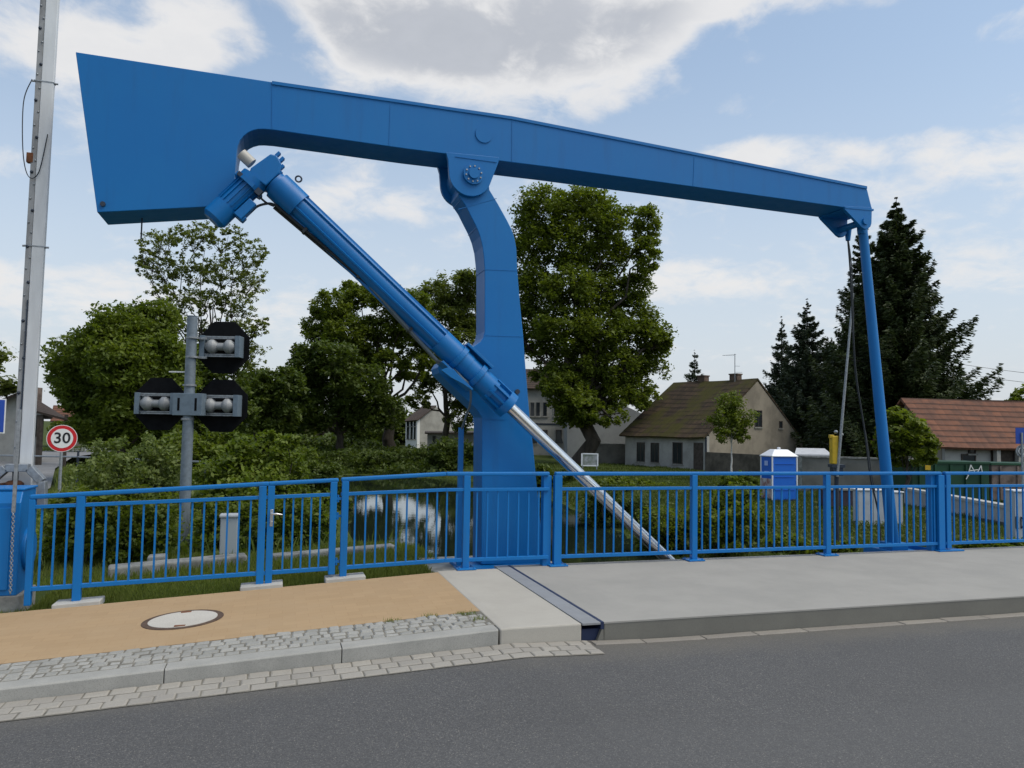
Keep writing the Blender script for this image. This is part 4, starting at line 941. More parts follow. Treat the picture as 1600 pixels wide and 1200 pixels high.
q = MB(); q.cyl(an - UV * .3, an + UV * 2.2, .03, n=6); q.build('mast', GALV, t)
q = MB(); R3 = cf(1, 0, 0)
q.bar(an + UV * 2.05 - R3 * 1.0, an + UV * 2.15 + R3 * .1, .03, .03)
for h, l in ((1.2, .4), (.7, .6)): q.bar(an + UV * h, an + UV * h + R3 * l, .025, .025)
for k in range(6): c = an + UV * (2.06 + .0) - R3 * (.15 + .16 * k); q.bar(c - cf(0, .25, 0), c + cf(0, .25, 0), .015, .015)
q.build('elements', GALV, t)
# annex and yard wall by the cottage gable
q = MB(); a, b = G(1103, 55.5, 0), G(1150, 55, 0)
def garden_wall(px0, d0, px1, d1, ytop0, label, mtl, thick=.25, nm='garden_wall', posts=0, cap=False):
    z0, z1 = ZP(px0, ytop0, d0), ZP(px0, ytop0, d0); a, b = G(px0, d0, 0), G(px1, d1, 0); g0 = min(Hs(a[0], a[1]), Hs(b[0], b[1]))
    o = np.array([(a[0] + b[0]) / 2, (a[1] + b[1]) / 2, g0]); t = thing(nm, o, label, 'wall')
    n_ = np.cross(b - a, UV); n_ /= np.linalg.norm(n_)
    q = MB(); q.prism([(a[0], a[1], g0 - .4), (b[0], b[1], g0 - .4), (b[0], b[1], z1), (a[0], a[1], z0)], n_ * thick); q.build('panel', mtl, t)
    if posts:
        for i in range(posts + 1):
            c = a + (b - a) * i / posts; q = MB(); q.box(c[0] - .17, c[0] + .17, c[1] - .17, c[1] + .17, g0 - .3, z0 + .08); q.build('pillar', CONCD, t)
    if cap:
        c0 = a + n_ * thick / 2; c1 = b + n_ * thick / 2; q = MB(); q.bar((c0[0], c0[1], z0 + .04), (c1[0], c1[1], z0 + .04), thick + .12, .08); q.build('coping', CONCD, t)
    return t
YW = mat('yard_wall', (.21, .20, .175), .95, var=.4, vscale=.8, bump=.4, bscale=9)
garden_wall(1252, 39, 1421, 37, 714, 'grey concrete panel wall behind the blue portable toilet', YW, posts=4, cap=True)
garden_wall(930, 66, 986, 66, 694, 'grey brown yard wall left of the mossy cottage', YW, posts=2, cap=True)
garden_wall(1105, 54.5, 1192, 50, 706, 'weathered lean-to yard wall with tiles below the beige gable', mat('lean_to_wall', (.13, .11, .085), .95, var=.5, vscale=1.5))
# low shed behind toilet with white roof
c = G(1273, 42, 0); g0 = Hs(c[0], c[1]); t = thing('flat_shed', (c[0], c[1], g0), 'low shed with pale corrugated roof between toilet and yellow barrier box', 'shed')
a, b = G(1240, 40.5, ZP(1250, 712, 40.5)), G(1299, 40.5, ZP(1250, 712, 40.5)); a2, b2 = G(1243, 45, ZP(1250, 702, 45)), G(1287, 45, ZP(1250, 702, 45))
q = MB(); q.prism([a, b, b2, a2], UV * .08); q.build('roof', mat('pale_sheet_roof', (.50, .51, .53), .6, var=.2, vscale=2), t)
q = MB(); q.prism([(a[0], a[1], g0 - .2), (b[0], b[1], g0 - .2), b - UV * .01, a - UV * .01], cf(0, 2.5, 0)); q.build('wall', YW, t)
# --- barn on the right
bl = -1.35; da, db = 38, 42.2
pe0, pe1 = G(1466, da, 1.05), G(1760, da + 1.5, 1.05); pr0, pr1 = G(1408, db, 3.62), G(1740, db + 1.5, 3.62)
barn = thing('barn', (pe0[0], pe0[1], bl), 'long low outbuilding with red tiled roof and dark open bays', 'building')
roof_slab('roof', pe0, pe1, pr0, pr1, ROOFR, barn, sag=.08)
bk = pr0 + (pr0 - pe0); bk[2] = 1.05; bk1 = pr1 + (pr1 - pe1); bk1[2] = 1.05; roof_slab('roof', bk, bk1, pr0 + cf(0, .02, 0), pr1 + cf(0, .02, 0), ROOFR, barn)
w0, w1 = G(1474, da + .5, 0), G(1545, da + .9, 0); w2, w3 = G(1546, da + .95, 0), G(1750, da + 1.9, 0)
q = MB(); q.prism([(w0[0], w0[1], bl - .3), (w1[0], w1[1], bl - .3), (w1[0], w1[1], 1.15), (w0[0], w0[1], 1.15)], cf(0, .25, 0)); q.build('wall', PLW, barn)
q = MB(); q.prism([(w1[0], w1[1] , bl - .3), (w3[0], w3[1], bl - .3), (w3[0], w3[1], 1.1), (w1[0], w1[1], 1.1)], cf(0, .2, 0)); o_ = q.build('dark_bay_sheet', WOODD, barn)  # dark sheet across the open bays, standing in for their shaded inside
gb0 = pr0 + (pr0 - pe0) * .9
q = MB(); q.prism([(w0[0] + .1, w0[1] + .3, bl - .3), (gb0[0] + .6, gb0[1], bl - .3), (gb0[0] + .6, gb0[1], 1.2), (pr0[0] + .4, pr0[1], 3.35), (w0[0] + .1, w0[1] + .3, 1.1)], cf(.2, 0, 0)); q.build('gable_wall', PLB, barn)
uu = (w1 - w0) / np.linalg.norm(w1 - w0)
window(barn, (w0[0] + uu[0] * .9, w0[1] + uu[1] * .9, ZP(1500, 722, 38)) - cf(0, .02, 0), uu, -cf(0, 1, 0), .8, .4, frame=WOODD, bars=0)
window(barn, (w0[0] + uu[0] * 1.3, w0[1] + uu[1] * 1.3, ZP(1500, 709, 38)) - cf(0, .02, 0), uu, -cf(0, 1, 0), .4, .3, frame=WOODD, bars=0)
for k in range(3):
    c = w1 + (w3 - w1) * (k * .16 + .02); q = MB(); q.box(c[0] - .12, c[0] + .12, c[1] - .32, c[1] - .1, bl - .2, 1.05); q.build('pillar', PLW if k != 1 else CONCD, barn)
# green skips in front of barn
GREEN = mat('green_container_paint', (.003, .055, .022), .5, var=.3, vscale=1.2, streak=.3)
BRICKD = mat('dirty_brick_panel', (.20, .15, .13), .9, var=.6, vscale=2.2)
def skip(px0, px1, d, y0, y1, label, mtl, rim=GREEN):
    c = G((px0 + px1) / 2, d, 0); w_ = (px1 - px0) * d / F; zt = ZP((px0 + px1) / 2, y0, d); zb = Hs(c[0], c[1]); t = thing('green_container', (c[0], c[1], zb), label, 'container')
    R = cf(1, 0, 0); N = cf(0, 1, 0); C_ = np.array([c[0], c[1], (zt + zb) / 2])
    q = MB(); q.obox(C_ + N * .9, R * w_ / 2, N * .9, UV * (zt - zb) / 2); bd_ = q.build('body', mtl, t, bevel=.02)
    q = MB(); q.obox(C_ + N * .9 + UV * ((zt - zb) / 2 + .04), R * (w_ / 2 + .04), N * .95, UV * .045); q.build('rim', rim, t)
    for k in range(5):
        q = MB(); q.obox(C_ + R * w_ * (-.5 + (k + .5) / 5) - N * .03, R * .04, N * .03, UV * ((zt - zb) / 2 - .05)); q.build('rib', mtl, t)
    return t, C_, R, N, w_, zt
t, C_, R, N, w_, zt = skip(1422, 1542, 34, 724, 778, 'green steel container with yellow sticker behind the railing', GREEN)
q = MB(); p = G(1447, 33.9, ZP(1447, 730, 34)); q.obox(p, R * .12, UV * .1, N * .01); q.build('yellow_sticker', YEL, t)
q = MB()
for (x0, y0, x1, y1) in [(1509, 742, 1514, 726), (1514, 726, 1522, 741), (1522, 741, 1530, 727), (1530, 727, 1532, 741), (1506, 748, 1512, 738), (1511, 735, 1528, 733)]:
    q.bar(G(x0, 33.88, ZP(x0, y0, 34)), G(x1, 33.88, ZP(x1, y1, 34)), .035, .02, N)
q.build('white_scrawl', SIGNW, t)
skip(1546, 1680, 34.5, 727, 780, 'dirty brick coloured container with green rim at right frame edge', BRICKD)
# --- white two storey house behind big tree
hz0 = -1.2; d0 = 78
hp = thing('grey_house', G(860, d0, hz0), 'two storey pale house with brown roof behind the big tree, right of the pylon', 'house')
zt = ZP(860, 606, d0); a, b = G(795, d0, hz0), G(893, d0, hz0)
q = MB(); q.prism([a - UV * .3, b - UV * .3, np.array([b[0], b[1], zt]), np.array([a[0], a[1], zt])], cf(0, 8, 0)); q.build('wall', PLW, hp)
zr = ZP(860, 577, d0 + 4); rr = roof_slab('roof', G(790, d0 - .5, zt - .1), G(898, d0 - .5, zt - .1), G(795, d0 + 4, zr), G(893, d0 + 4, zr), ROOFB, hp)
roof_slab('roof', G(790, d0 + 8.5, zt - .1), G(898, d0 + 8.5, zt - .1), G(795, d0 + 4.01, zr), G(893, d0 + 4.01, zr), ROOFB, hp)
q = MB(); c = G(857, d0 + 3.5, zr + .2); q.obox(c, R * .45, N * .3, UV * .6); q.build('chimney', BRICKD, rr)
q = MB(); q.prism([a + UV * 3.2 - N * .04, b + UV * 3.2 - N * .04, b + UV * 3.35 - N * .04, a + UV * 3.35 - N * .04], N * .03); q.build('string_course', DKSTEEL, hp)
for px in (831, 840, 851, 868, 880):
    window(hp, G(px - 3.5, d0 - .02, ZP(px, 651, d0)), R, -N, .5, 1.5, frame=PLW, bars=0)
for px in (834, 850, 872):
    window(hp, G(px - 4, d0 - .02, ZP(px, 693, d0)), R, -N, .6, 1.4, frame=WOODD, bars=0)
# pale long building
d1 = 72; pb_ = thing('pale_barn', G(950, d1, hz0), 'pale grey long building between the big tree and the mossy cottage', 'building')
P = [G(886, d1, hz0 - .3), G(1040, d1, hz0 - .3), G(1040, d1, ZP(1040, 660, d1)), G(1000, d1, ZP(1000, 645, d1)), G(930, d1, ZP(930, 612, d1)), G(886, d1, ZP(886, 640, d1))]
q = MB(); q.prism(P, cf(0, 5, 0)); q.build('wall', PLG, pb_)
q = MB(); q.prism([G(866, d1 - .05, ZP(866, 693, d1)), G(880, d1 - .05, ZP(880, 693, d1)), G(874, d1 - .05, ZP(874, 672, d1))], cf(0, .05, 0)); q.build('gable_window', GLASSD, pb_)
garden_wall(990, 65, 1000, 64, 694, 'short dark gate panel left of the cottage front wall', WOODD, nm='yard_gate')
# --- white church-like house at left of pylon
d2 = 96; wh = thing('white_house', G(655, d2, -1.05), 'white gabled house with tall narrow windows beyond the river', 'house')
zg = -1.05; Rl = cf(1, 0, 0)
q = MB(); q.prism([G(634, d2, zg - .2), G(652, d2 - 1, zg - .2), G(652, d2 - 1, ZP(652, 655, d2)), G(634, d2, ZP(634, 657, d2))], cf(.3, .3, 0)); q.build('front_wall', SIGNW, wh)
q = MB(); q.prism([G(652, d2 - .98, zg - .2), G(706, d2 + 3, zg - .2), G(706, d2 + 3, ZP(700, 655, d2)), G(680, d2 + 1, ZP(680, 634, d2)), G(652, d2 - .98, ZP(652, 655, d2))], cf(-.5, 8, 0)); q.build('gable_wall', PLW, wh)
roof_slab('roof', G(631, d2 - .4, ZP(631, 658, d2)), G(653, d2 - 1.4, ZP(653, 656, d2)), G(660, d2 + 6, ZP(660, 634, d2 + 6)), G(682, d2 + 1, ZP(681, 633, d2)), ROOFB, wh)
for i, px in enumerate((637, 643, 648)):
    for yb, hh in ((686, 1.5), (666, .6)):
        window(wh, G(px - 1.4, d2 - .35 - i * .25, ZP(px, yb, d2)), Rl, -cf(0, 1, 0), .26, hh, frame=GLASSD, bars=0)
d3 = 88; lw = thing('white_annex', G(705, d3, -1.05), 'low white building with arched windows beyond the river', 'building')
q = MB(); q.prism([G(668, d3, zg - .2), G(745, d3, zg - .2), G(745, d3, ZP(745, 678, d3)), G(668, d3, ZP(668, 678, d3))], cf(0, 4, 0)); q.build('wall', PLW, lw)
q = MB(); q.prism([G(664, d3 - .4, ZP(664, 678, d3)), G(749, d3 - .4, ZP(749, 678, d3)), G(749, d3 + 4.3, ZP(749, 676, d3)), G(664, d3 + 4.3, ZP(664, 676, d3))], UV * .18); q.build('roof', ROOFB if False else WOODD, lw)
for px, ww in ((676, .35), (690, .35), (708, .9)):
    window(lw, G(px, d3 - .02, ZP(px, 694, d3)), Rl, -cf(0, 1, 0), ww, .95 if ww < .5 else .5, frame=GLASSD, bars=0)
t = thing('picket_fence', G(705, 84, -1.05), 'white picket fence in front of the low white building', 'fence')
q = MB()
for k in range(30): c = G(682 + k * 2.1, 84, -1.05); q.box(c[0] - .04, c[0] + .04, c[1] - .02, c[1] + .02, Hs(c[0], c[1]) - .1, Hs(c[0], c[1]) + .9)
q.build('pickets', SIGNW, t); q = MB(); a, b = G(682, 84.1, -.4), G(743, 84.1, -.4); q.bar(a, b, .03, .08); q.bar(a - UV * .4, b - UV * .4, .03, .08); q.build('rail', SIGNW, t)
# --- left houses
d4 = 46; lh = thing('porch_house', G(60, d4, -1.0), 'pale house with dark gabled porch roofs beside the side road', 'house')
q = MB(); q.prism([G(-40, d4, -1.3), G(68, d4, -1.3), G(68, d4, ZP(68, 640, d4)), G(40, d4, ZP(40, 612, d4)), G(-40, d4, ZP(-40, 640, d4))], cf(-3.9, 5.8, 0)); q.build('wall', PLW, lh)
Dh = cf(-4.4, 6.6, 0); e0_, k0_, l0_ = G(84, d4 - .6, ZP(84, 653, d4)), G(39, d4 - .6, ZP(40, 609, d4)), G(-50, d4 - .6, ZP(-50, 645, d4))
roof_slab('roof', e0_, e0_ + Dh, k0_, k0_ + Dh, ROOFB, lh, nseg=6)
roof_slab('roof', l0_, l0_ + Dh, k0_ - cf(.01, 0, 0), k0_ + Dh - cf(.01, 0, 0), ROOFB, lh, nseg=6)
roof_slab('porch_roof', G(50, d4 - 3, ZP(50, 640, d4 - 3)), G(108, d4 - 3, ZP(108, 655, d4 - 3)), G(54, d4 - .3, ZP(54, 622, d4)), G(84, d4 - .3, ZP(84, 640, d4)), ROOFB, lh, nseg=5)
for px in (62, 66, 104):
    c = G(px, d4 - 2.8, 0); q = MB(); q.box(c[0] - .08, c[0] + .08, c[1] - .08, c[1] + .08, -1.1, ZP(px, 648, d4 - 2.8)); q.build('porch_post', WOODD, lh)
q = MB(); c = G(56, d4 + 3, ZP(56, 618, d4)); q.obox(c, R * .25, N * .25, UV * .6); q.build('chimney', BRICKD, lh)
window(lh, G(54, d4 - .02, ZP(54, 682, d4)), R, -N, .45, 1.3, frame=WOODD)
d5 = 75; rh = thing('red_roof_house', G(100, d5, -1.0), 'small distant house with reddish roof above the 30 sign', 'house')
q = MB(); q.prism([G(84, d5, -1.3), G(128, d5, -1.3), G(128, d5, ZP(128, 655, d5)), G(84, d5, ZP(84, 655, d5))], cf(-2.7, 4.2, 0)); q.build('wall', PLB, rh)
roof_slab('roof', G(80, d5 - .4, ZP(66, 657, d5)), G(132, d5 - .4, ZP(140, 657, d5)), G(84, d5 + 3, ZP(72, 632, d5)), G(128, d5 + 3, ZP(138, 634, d5)), ROOFR, rh)
roof_slab('roof', G(80, d5 + 6, ZP(66, 657, d5)), G(132, d5 + 6, ZP(140, 657, d5)), G(84, d5 + 3.01, ZP(72, 632, d5)), G(128, d5 + 3.01, ZP(138, 634, d5)), ROOFR, rh)

# ------------------------------------------------------------------ portable toilet
td = 33; tz = Hs(*G(1218, td, 0)[:2]); wc = thing('portable_toilet', G(1221, td, tz), 'bright blue portable toilet cabin with white domed roof', 'portable toilet')
ang = radians(14); u_ = cf(cos(ang), sin(ang), 0); v_ = cf(-sin(ang), cos(ang), 0)       # u along wide right face
c0 = G(1204, td - .3, tz)    # near vertical corner
wW, wD, wH = 1.18, 1.1, ZP(1220, 712, td) - tz
v_ = cf(-.36, .93, 0)
wD = .72
def tb(a, b, z): return np.array([*(c0 + u_ * a + v_ * b)[:2], tz + z])
q = MB(); q.prism([tb(.0, 0, .08), tb(wW, 0, .08), tb(wW, wD, .08), tb(.0, wD, .08)], UV * (wH - .08)); q.build('cabin', TOILB, wc, bevel=.03)
q = MB()
for a, b in ((0, 0), (wW, 0), (0, wD)): q.cyl(tb(a, b, .05), tb(a, b, wH + .01), .035, n=8)
q.build('corner_trim', WHITEP, wc, smooth=True)
q = MB(); Pb = [tb(-.05, -.05, wH), tb(wW + .05, -.05, wH), tb(wW + .05, wD + .05, wH), tb(-.05, wD + .05, wH)]; e_ = .26
Pt = [tb(e_, e_ * .8, wH + .27), tb(wW - e_, e_ * .8, wH + .27), tb(wW - e_, wD - e_ * .8, wH + .27), tb(e_, wD - e_ * .8, wH + .27)]
q.add([p - UV * .04 for p in Pb] + Pb + Pt, [(0, 1, 5, 4), (1, 2, 6, 5), (2, 3, 7, 6), (3, 0, 4, 7), (4, 5, 9, 8), (5, 6, 10, 9), (6, 7, 11, 10), (7, 4, 8, 11), (8, 9, 10, 11), (3, 2, 1, 0)])
q.cyl(tb(wW / 2, wD / 2, wH + .25), tb(wW / 2, wD / 2, wH + .36), .07, n=12); q.build('roof', WHITEP, wc, bevel=.04)
q = MB()
for k in range(3): q.obox(tb(wW / 2, -.012, .5 + .55 * k), u_ * (wW / 2 - .12), UV * .008, v_ * .012)
q.build('side_rib', TOILB, wc)
q = MB(); q.obox(tb(-.02, wD / 2, .55), v_ * .36, UV * .42, u_ * .012); q.build('poster', mat('torn_poster', (.52, .50, .50), .7, col2=(.25, .10, .09), vscale=4.5), wc)
q = MB(); q.obox(tb(-.02, wD / 2, 1.62), v_ * .10, UV * .10, u_ * .010); q.obox(tb(-.02, wD * .45, 1.25), v_ * .14, UV * .03, u_ * .010); q.build('door_plate', mat('pale_blue_plate', (.35, .45, .75), .5), wc)
q = MB(); q.obox(tb(wW / 2, wD / 2, .04), u_ * wW * .55, v_ * wD * .55, UV * .04); q.build('skid_base', DKSTEEL, wc)

# ------------------------------------------------------------------ yellow barrier on far bank with raised boom
yb = at(1303, 705, 17.5); yz = Hs(yb[0], yb[1]); yt = thing('road_barrier', (yb[0], yb[1], yz), 'yellow barrier drive box on a dark pedestal with thin grey raised boom', 'barrier')
q = MB(); q.obox(at(1303, 703, 17.5), R * .075, N * .09, UV * .32); yh = q.build('drive_box', YEL, yt, bevel=.02)
q = MB(); q.obox(at(1299, 682, 17.5) , R * .05, N * .05, UV * .04); q.build('hook', YEL, yh, bevel=.01)
q = MB(); q.ball(at(1306, 675, 17.5), .045, 10, 6); q.ball(at(1316, 679, 17.5), .03, 10, 6); q.build('warning_lamp', GALV, yh, smooth=True)
pz = at(1307, 728, 17.5); q = MB(); q.obox(pz, R * .15, N * .12, UV * .035); q.obox(pz - UV * .12, R * .11, N * .1, UV * .1); q.cyl((pz[0], pz[1], yz - .1), pz, .05, n=12); q.build('pedestal', DKSTEEL, yt)
q = MB(); q.cyl(at(1308, 745, 17.4), at(1333, 458, 17.4), .035, .022, n=10); q.build('boom', GALV, yt, smooth=True)

# ------------------------------------------------------------------ grey cabinets, retaining wall, dark trough
CABM = mat('pale_cabinet', (.42, .45, .49), .5, var=.15, vscale=3)
def cabinet(px0, px1, d, y0, y1, label, dep=.35, grp=None):
    c = G((px0 + px1) / 2, d, 0); zb = Hs(c[0], c[1]); zt = ZP((px0 + px1) / 2, y0, d); w_ = (px1 - px0) * d / F
    t = thing('electric_cabinet', (c[0], c[1], zb), label, 'cabinet', grp); C_ = np.array([c[0], c[1], (zb + zt) / 2])
    q = MB(); q.obox(C_ + N * dep / 2, R * w_ / 2, N * dep / 2, UV * (zt - zb) / 2); q.build('housing', CABM, t, bevel=.01)
    q = MB(); q.obox(C_ + N * dep / 2 + UV * ((zt - zb) / 2 + .02), R * (w_ / 2 + .03), N * (dep / 2 + .04), UV * .02); q.build('lid', WHITEP, t, bevel=.006)
    n = max(1, int(w_ / .42))
    for i in range(n):
        q = MB(); q.obox(C_ + R * w_ * (-.5 + (i + .5) / n) - N * .008, R * (w_ / n / 2 - .015), N * .008, UV * ((zt - zb) / 2 - .05)); q.build('door', CABM, t, bevel=.003)
    return t, C_, w_
cabinet(1337, 1384, 24, 766, 815, 'wide pale electric cabinet on grass behind the hanger rod')
cabinet(1389, 1407, 24.3, 769, 818, 'narrow pale electric cabinet just right of the hanger rod')
t, C_, w_ = cabinet(1579, 1640, 20, 768, 830, 'pale electric cabinet with black marks at right frame edge')
q = MB()
for (x0, y0, x1, y1) in [(1579, 806, 1583, 806), (1579, 806, 1579, 824), (1579, 815, 1583, 815), (1579, 824, 1583, 824), (1587, 806, 1587, 824), (1587, 806, 1592, 812), (1587, 824, 1592, 817), (1596, 806, 1596, 824), (1596, 815, 1603, 808), (1596, 815, 1603, 823)]:
    q.bar(G(x0 + 2, 19.97, ZP(x0, y0, 20)), G(x1 + 2, 19.97, ZP(x1, y1, 20)), .02, .012, N)
q.build('black_marks', INK, t)
WALLW = mat('pale_retaining_wall', (.42, .42, .42), .85, var=.25, vscale=1.5)
t = thing('retaining_wall', G(1500, 27, -1.3), 'low pale concrete retaining wall with stone foot on the right bank', 'wall')
a, b = G(1408, 32, -1.3), G(1680, 22, -1.3)
nW = np.cross(b - a, UV); nW /= np.linalg.norm(nW)
q = MB(); q.prism([a + UV * .0, b + UV * .05, b + UV * .52, a + UV * .62], -nW * .3); q.build('wall', WALLW, t)
q = MB(); q.prism([a + UV * .62 + nW * .05, b + UV * .52 + nW * .05, b + UV * .62 + nW * .05, a + UV * .72 + nW * .05], -nW * .4); q.build('coping', CONC, t)
q = MB(); q.prism([a - UV * .4 + nW * .12, b - UV * .4 + nW * .12, b + UV * .12 + nW * .12, a + UV * .05 + nW * .12], -nW * .3); q.build('stone_foot', mat('dark_stone', (.10, .095, .085), .95, var=.5, vscale=8), t)
c = G(1309, 30, 0); zb = Hs(c[0], c[1]); t = thing('steel_trough', (c[0], c[1], zb), 'dark rusty steel trough on grass beside the pale cabinets', 'trough')
q = MB(); q.obox((c[0], c[1], zb + .38), R * .65, N * .4, UV * .32); q.build('body', mat('dark_rusty_steel', (.045, .03, .04), .7, var=.4, vscale=4), t, bevel=.02)
q = MB(); q.obox((c[0], c[1], zb + .72), R * .69, N * .44, UV * .03); q.build('rim', CONCD, t)
# blue sign and round sign seen from behind at right edge
t = thing('rear_of_road_signs', G(1597, 25, Hs(*G(1597, 25, 0)[:2])), 'blue square sign above a grey round sign back at right frame edge', 'road sign')
q = MB(); q.obox(at(1600, 681, 25), R * .27, N * .01, UV * .26); q.build('square_sign', SIGNB, t)
q = MB(); q.cyl(at(1597, 705, 25), at(1597, 705, 25) + N * .02, .2, n=28); q.build('round_sign', GALV, t); 
q = MB(); q.torus(at(1597, 705, 24.98), .11, .015, N); q.build('ring', SIGNW, t)
c = at(1597, 700, 24.95); q = MB(); q.cyl((c[0], c[1], -1.4), (c[0], c[1], at(1597, 676, 25)[2]), .035, n=10); q.build('pole', GALV, t)
# info board near the tree
t = thing('notice_board', G(921, 55, Hs(*G(921, 55, 0)[:2])), 'white framed notice board on the lawn beside the tree trunk', 'notice board')
c = G(921, 55, ZP(921, 718, 55)); q = MB(); q.obox(c, R * .5, UV * .38, N * .02); q.build('panel', mat('board_print', (.10, .13, .09), .4, col2=(.42, .42, .46), vscale=1.2), t)
q = MB()
for s in (-1, 1): q.obox(c + R * s * .56, R * .05, UV * .45, N * .04); q.obox(c + UV * s * .42, R * .55, UV * .04, N * .04)
q.build('frame', WHITEP, t); q = MB()
for s in (-1, 1): p = c + R * s * .5; q.cyl((p[0], p[1], -1.6), p, .05, n=6)
q.build('posts', GALV, t)
# power lines and pole behind the spruce
pp = G(1480, 78, -1.2); t = thing('utility_pole', pp, 'wooden utility pole hidden behind the large spruce, carrying two wires', 'utility pole')
q = MB(); q.cyl(pp, pp + UV * 9.6, .13, .1, n=10); q.build('pole', WOODD, t)
for y0, y1, zz in ((565, 573, 0), (580, 588, 1)):
    a = G(1480, 78, ZP(1480, y0, 78)); b = G(1900, 70, ZP(1900, y1 + 26, 70)); pts = [a + (b - a) * s - UV * .9 * 4 * s * (1 - s) * .6 for s in np.linspace(0, 1, 14)]
    q = MB(); q.tube(pts, .022, 5); tag(q.build('power_line', RUBBER, org=a, smooth=True), ('upper' if zz == 0 else 'lower') + ' thin overhead wire right of the large spruce', 'power line', 'overhead wires')

# ------------------------------------------------------------------ vegetation
def quads_obj(name, V, nq, mtl, parent=None, org=None, tri=False):
    k = 3 if tri else 4
    o0 = ORG[parent.name] if parent is not None else np.array(org if org is not None else (0, 0, 0), float)
    V = (V.reshape(-1, 3) - o0).astype(np.float32); me = bpy.data.meshes.new(name)
    me.vertices.add(len(V)); me.vertices.foreach_set('co', V.ravel()); me.loops.add(nq * k); me.loops.foreach_set('vertex_index', np.arange(nq * k, dtype=np.int32))
    me.polygons.add(nq); me.polygons.foreach_set('loop_start', np.arange(0, nq * k, k, dtype=np.int32)); me.polygons.foreach_set('loop_total', np.full(nq, k, dtype=np.int32))
    me.materials.append(mtl); me.update(calc_edges=True)
    o = bpy.data.objects.new(name, me); COL.objects.link(o)
    if parent is not None: o.parent = parent
    else: o.location = tuple(o0)
    ORG[o.name] = o0; return o
def unit(n):
    v = rng.normal(size=(n, 3)); return v / np.linalg.norm(v, axis=1, keepdims=True)
def leaf_quads(C, size, up=0.5, aspect=0.55):
    n = len(C); N_ = unit(n); N_[:, 2] = np.abs(N_[:, 2]) + up; N_ /= np.linalg.norm(N_, axis=1, keepdims=True)
    A = np.cross(N_, unit(n)); A /= np.linalg.norm(A, axis=1, keepdims=True); B = np.cross(N_, A)
    s = size * rng.uniform(.4, 1.5, (n, 1)); A = A * s; B = B * s * aspect; bend = N_ * s * .18
    return np.stack([C - A, C + B - bend * .0 + A * .1, C + A - bend, C - B + A * .1], 1)
def crown_pts(blobs, n, clump=0.26, shell=(.45, 1.0)):
    """blobs: (centre, rx, rz). returns leaf centres and clump centres"""
    w_ = np.array([b[1] * b[2] for b in blobs]); w_ = w_ / w_.sum(); out = []; cl = []
    for (c, rx, rz), f in zip(blobs, w_):
        m_ = max(10, int(n * f)); kc = max(6, int(m_ / (55 if clump > .15 else 24)))
        d = unit(kc) * (rng.uniform(shell[0] ** 3, shell[1] ** 3, (kc, 1)) ** (1 / 3)) * np.where(rng.random((kc, 1)) < .10, rng.uniform(1.05, 1.32, (kc, 1)), 1.0) * np.array([rx, rx, rz]); cc = c + d; cl.append(cc)
        i = rng.integers(0, kc, m_); rr = min(rx, rz) * clump * 1.5 * rng.uniform(.6, 1.4, kc)[i][:, None]
        p = unit(m_) * (rng.uniform(0, 1, (m_, 1)) ** .5) * rr; p[:, 2] *= .75
        out.append(cc[i] + p)
    return np.concatenate(out), cl
LEAVES = {
    'mid': leafmat('leaf_mid_green', (.090, .126, .015), (.175, .210, .030), (.078, .110, .016), .44),
    'dark': leafmat('leaf_dark_green', (.055, .084, .014), (.105, .138, .024), (.052, .078, .015), .38),
    'bright': leafmat('leaf_bright_green', (.100, .145, .015), (.165, .205, .028), (.078, .115, .015), .38),
    'olive': leafmat('leaf_olive', (.10, .128, .026), (.155, .185, .046), (.082, .105, .024), .42),
    'airy': leafmat('leaf_airy_olive', (.12, .15, .035), (.19, .22, .065), (.10, .125, .030), .42),
    'rough': leafmat('leaf_rough_ground', (.058, .086, .014), (.115, .140, .032), (.046, .068, .012), .35),
    'willow': leafmat('leaf_willow', (.095, .132, .015), (.165, .205, .030), (.070, .105, .015), .42),
    'spruce': leafmat('spruce_needles', (.022, .036, .010), (.052, .072, .018), (.030, .044, .013), .14),
    'spruce2': leafmat('blue_spruce_needles', (.030, .046, .024), (.060, .080, .038), (.036, .052, .028), .12),
    'grass': leafmat('grass_blades', (.11, .155, .022), (.20, .225, .055), (.15, .175, .040), .35),
    'weed': leafmat('pale_weeds', (.115, .155, .040), (.175, .210, .065), (.090, .125, .030), .38)}
def branchy(mb, base, tip, r0, r1, k=5, wob=.06, n=7):
    base, tip = np.array(base, float), np.array(tip, float); L = np.linalg.norm(tip - base); pts = []
    for i in range(k + 1):
        t = i / k; p = base + (tip - base) * t + (rng.normal(size=3) * wob * L * (0 if i in (0, k) else 1)) * .5; p[2] += L * .06 * sin(pi * t); pts.append(p)
    mb.tube(pts, [r0 + (r1 - r0) * i / k for i in range(k + 1)], n); return pts
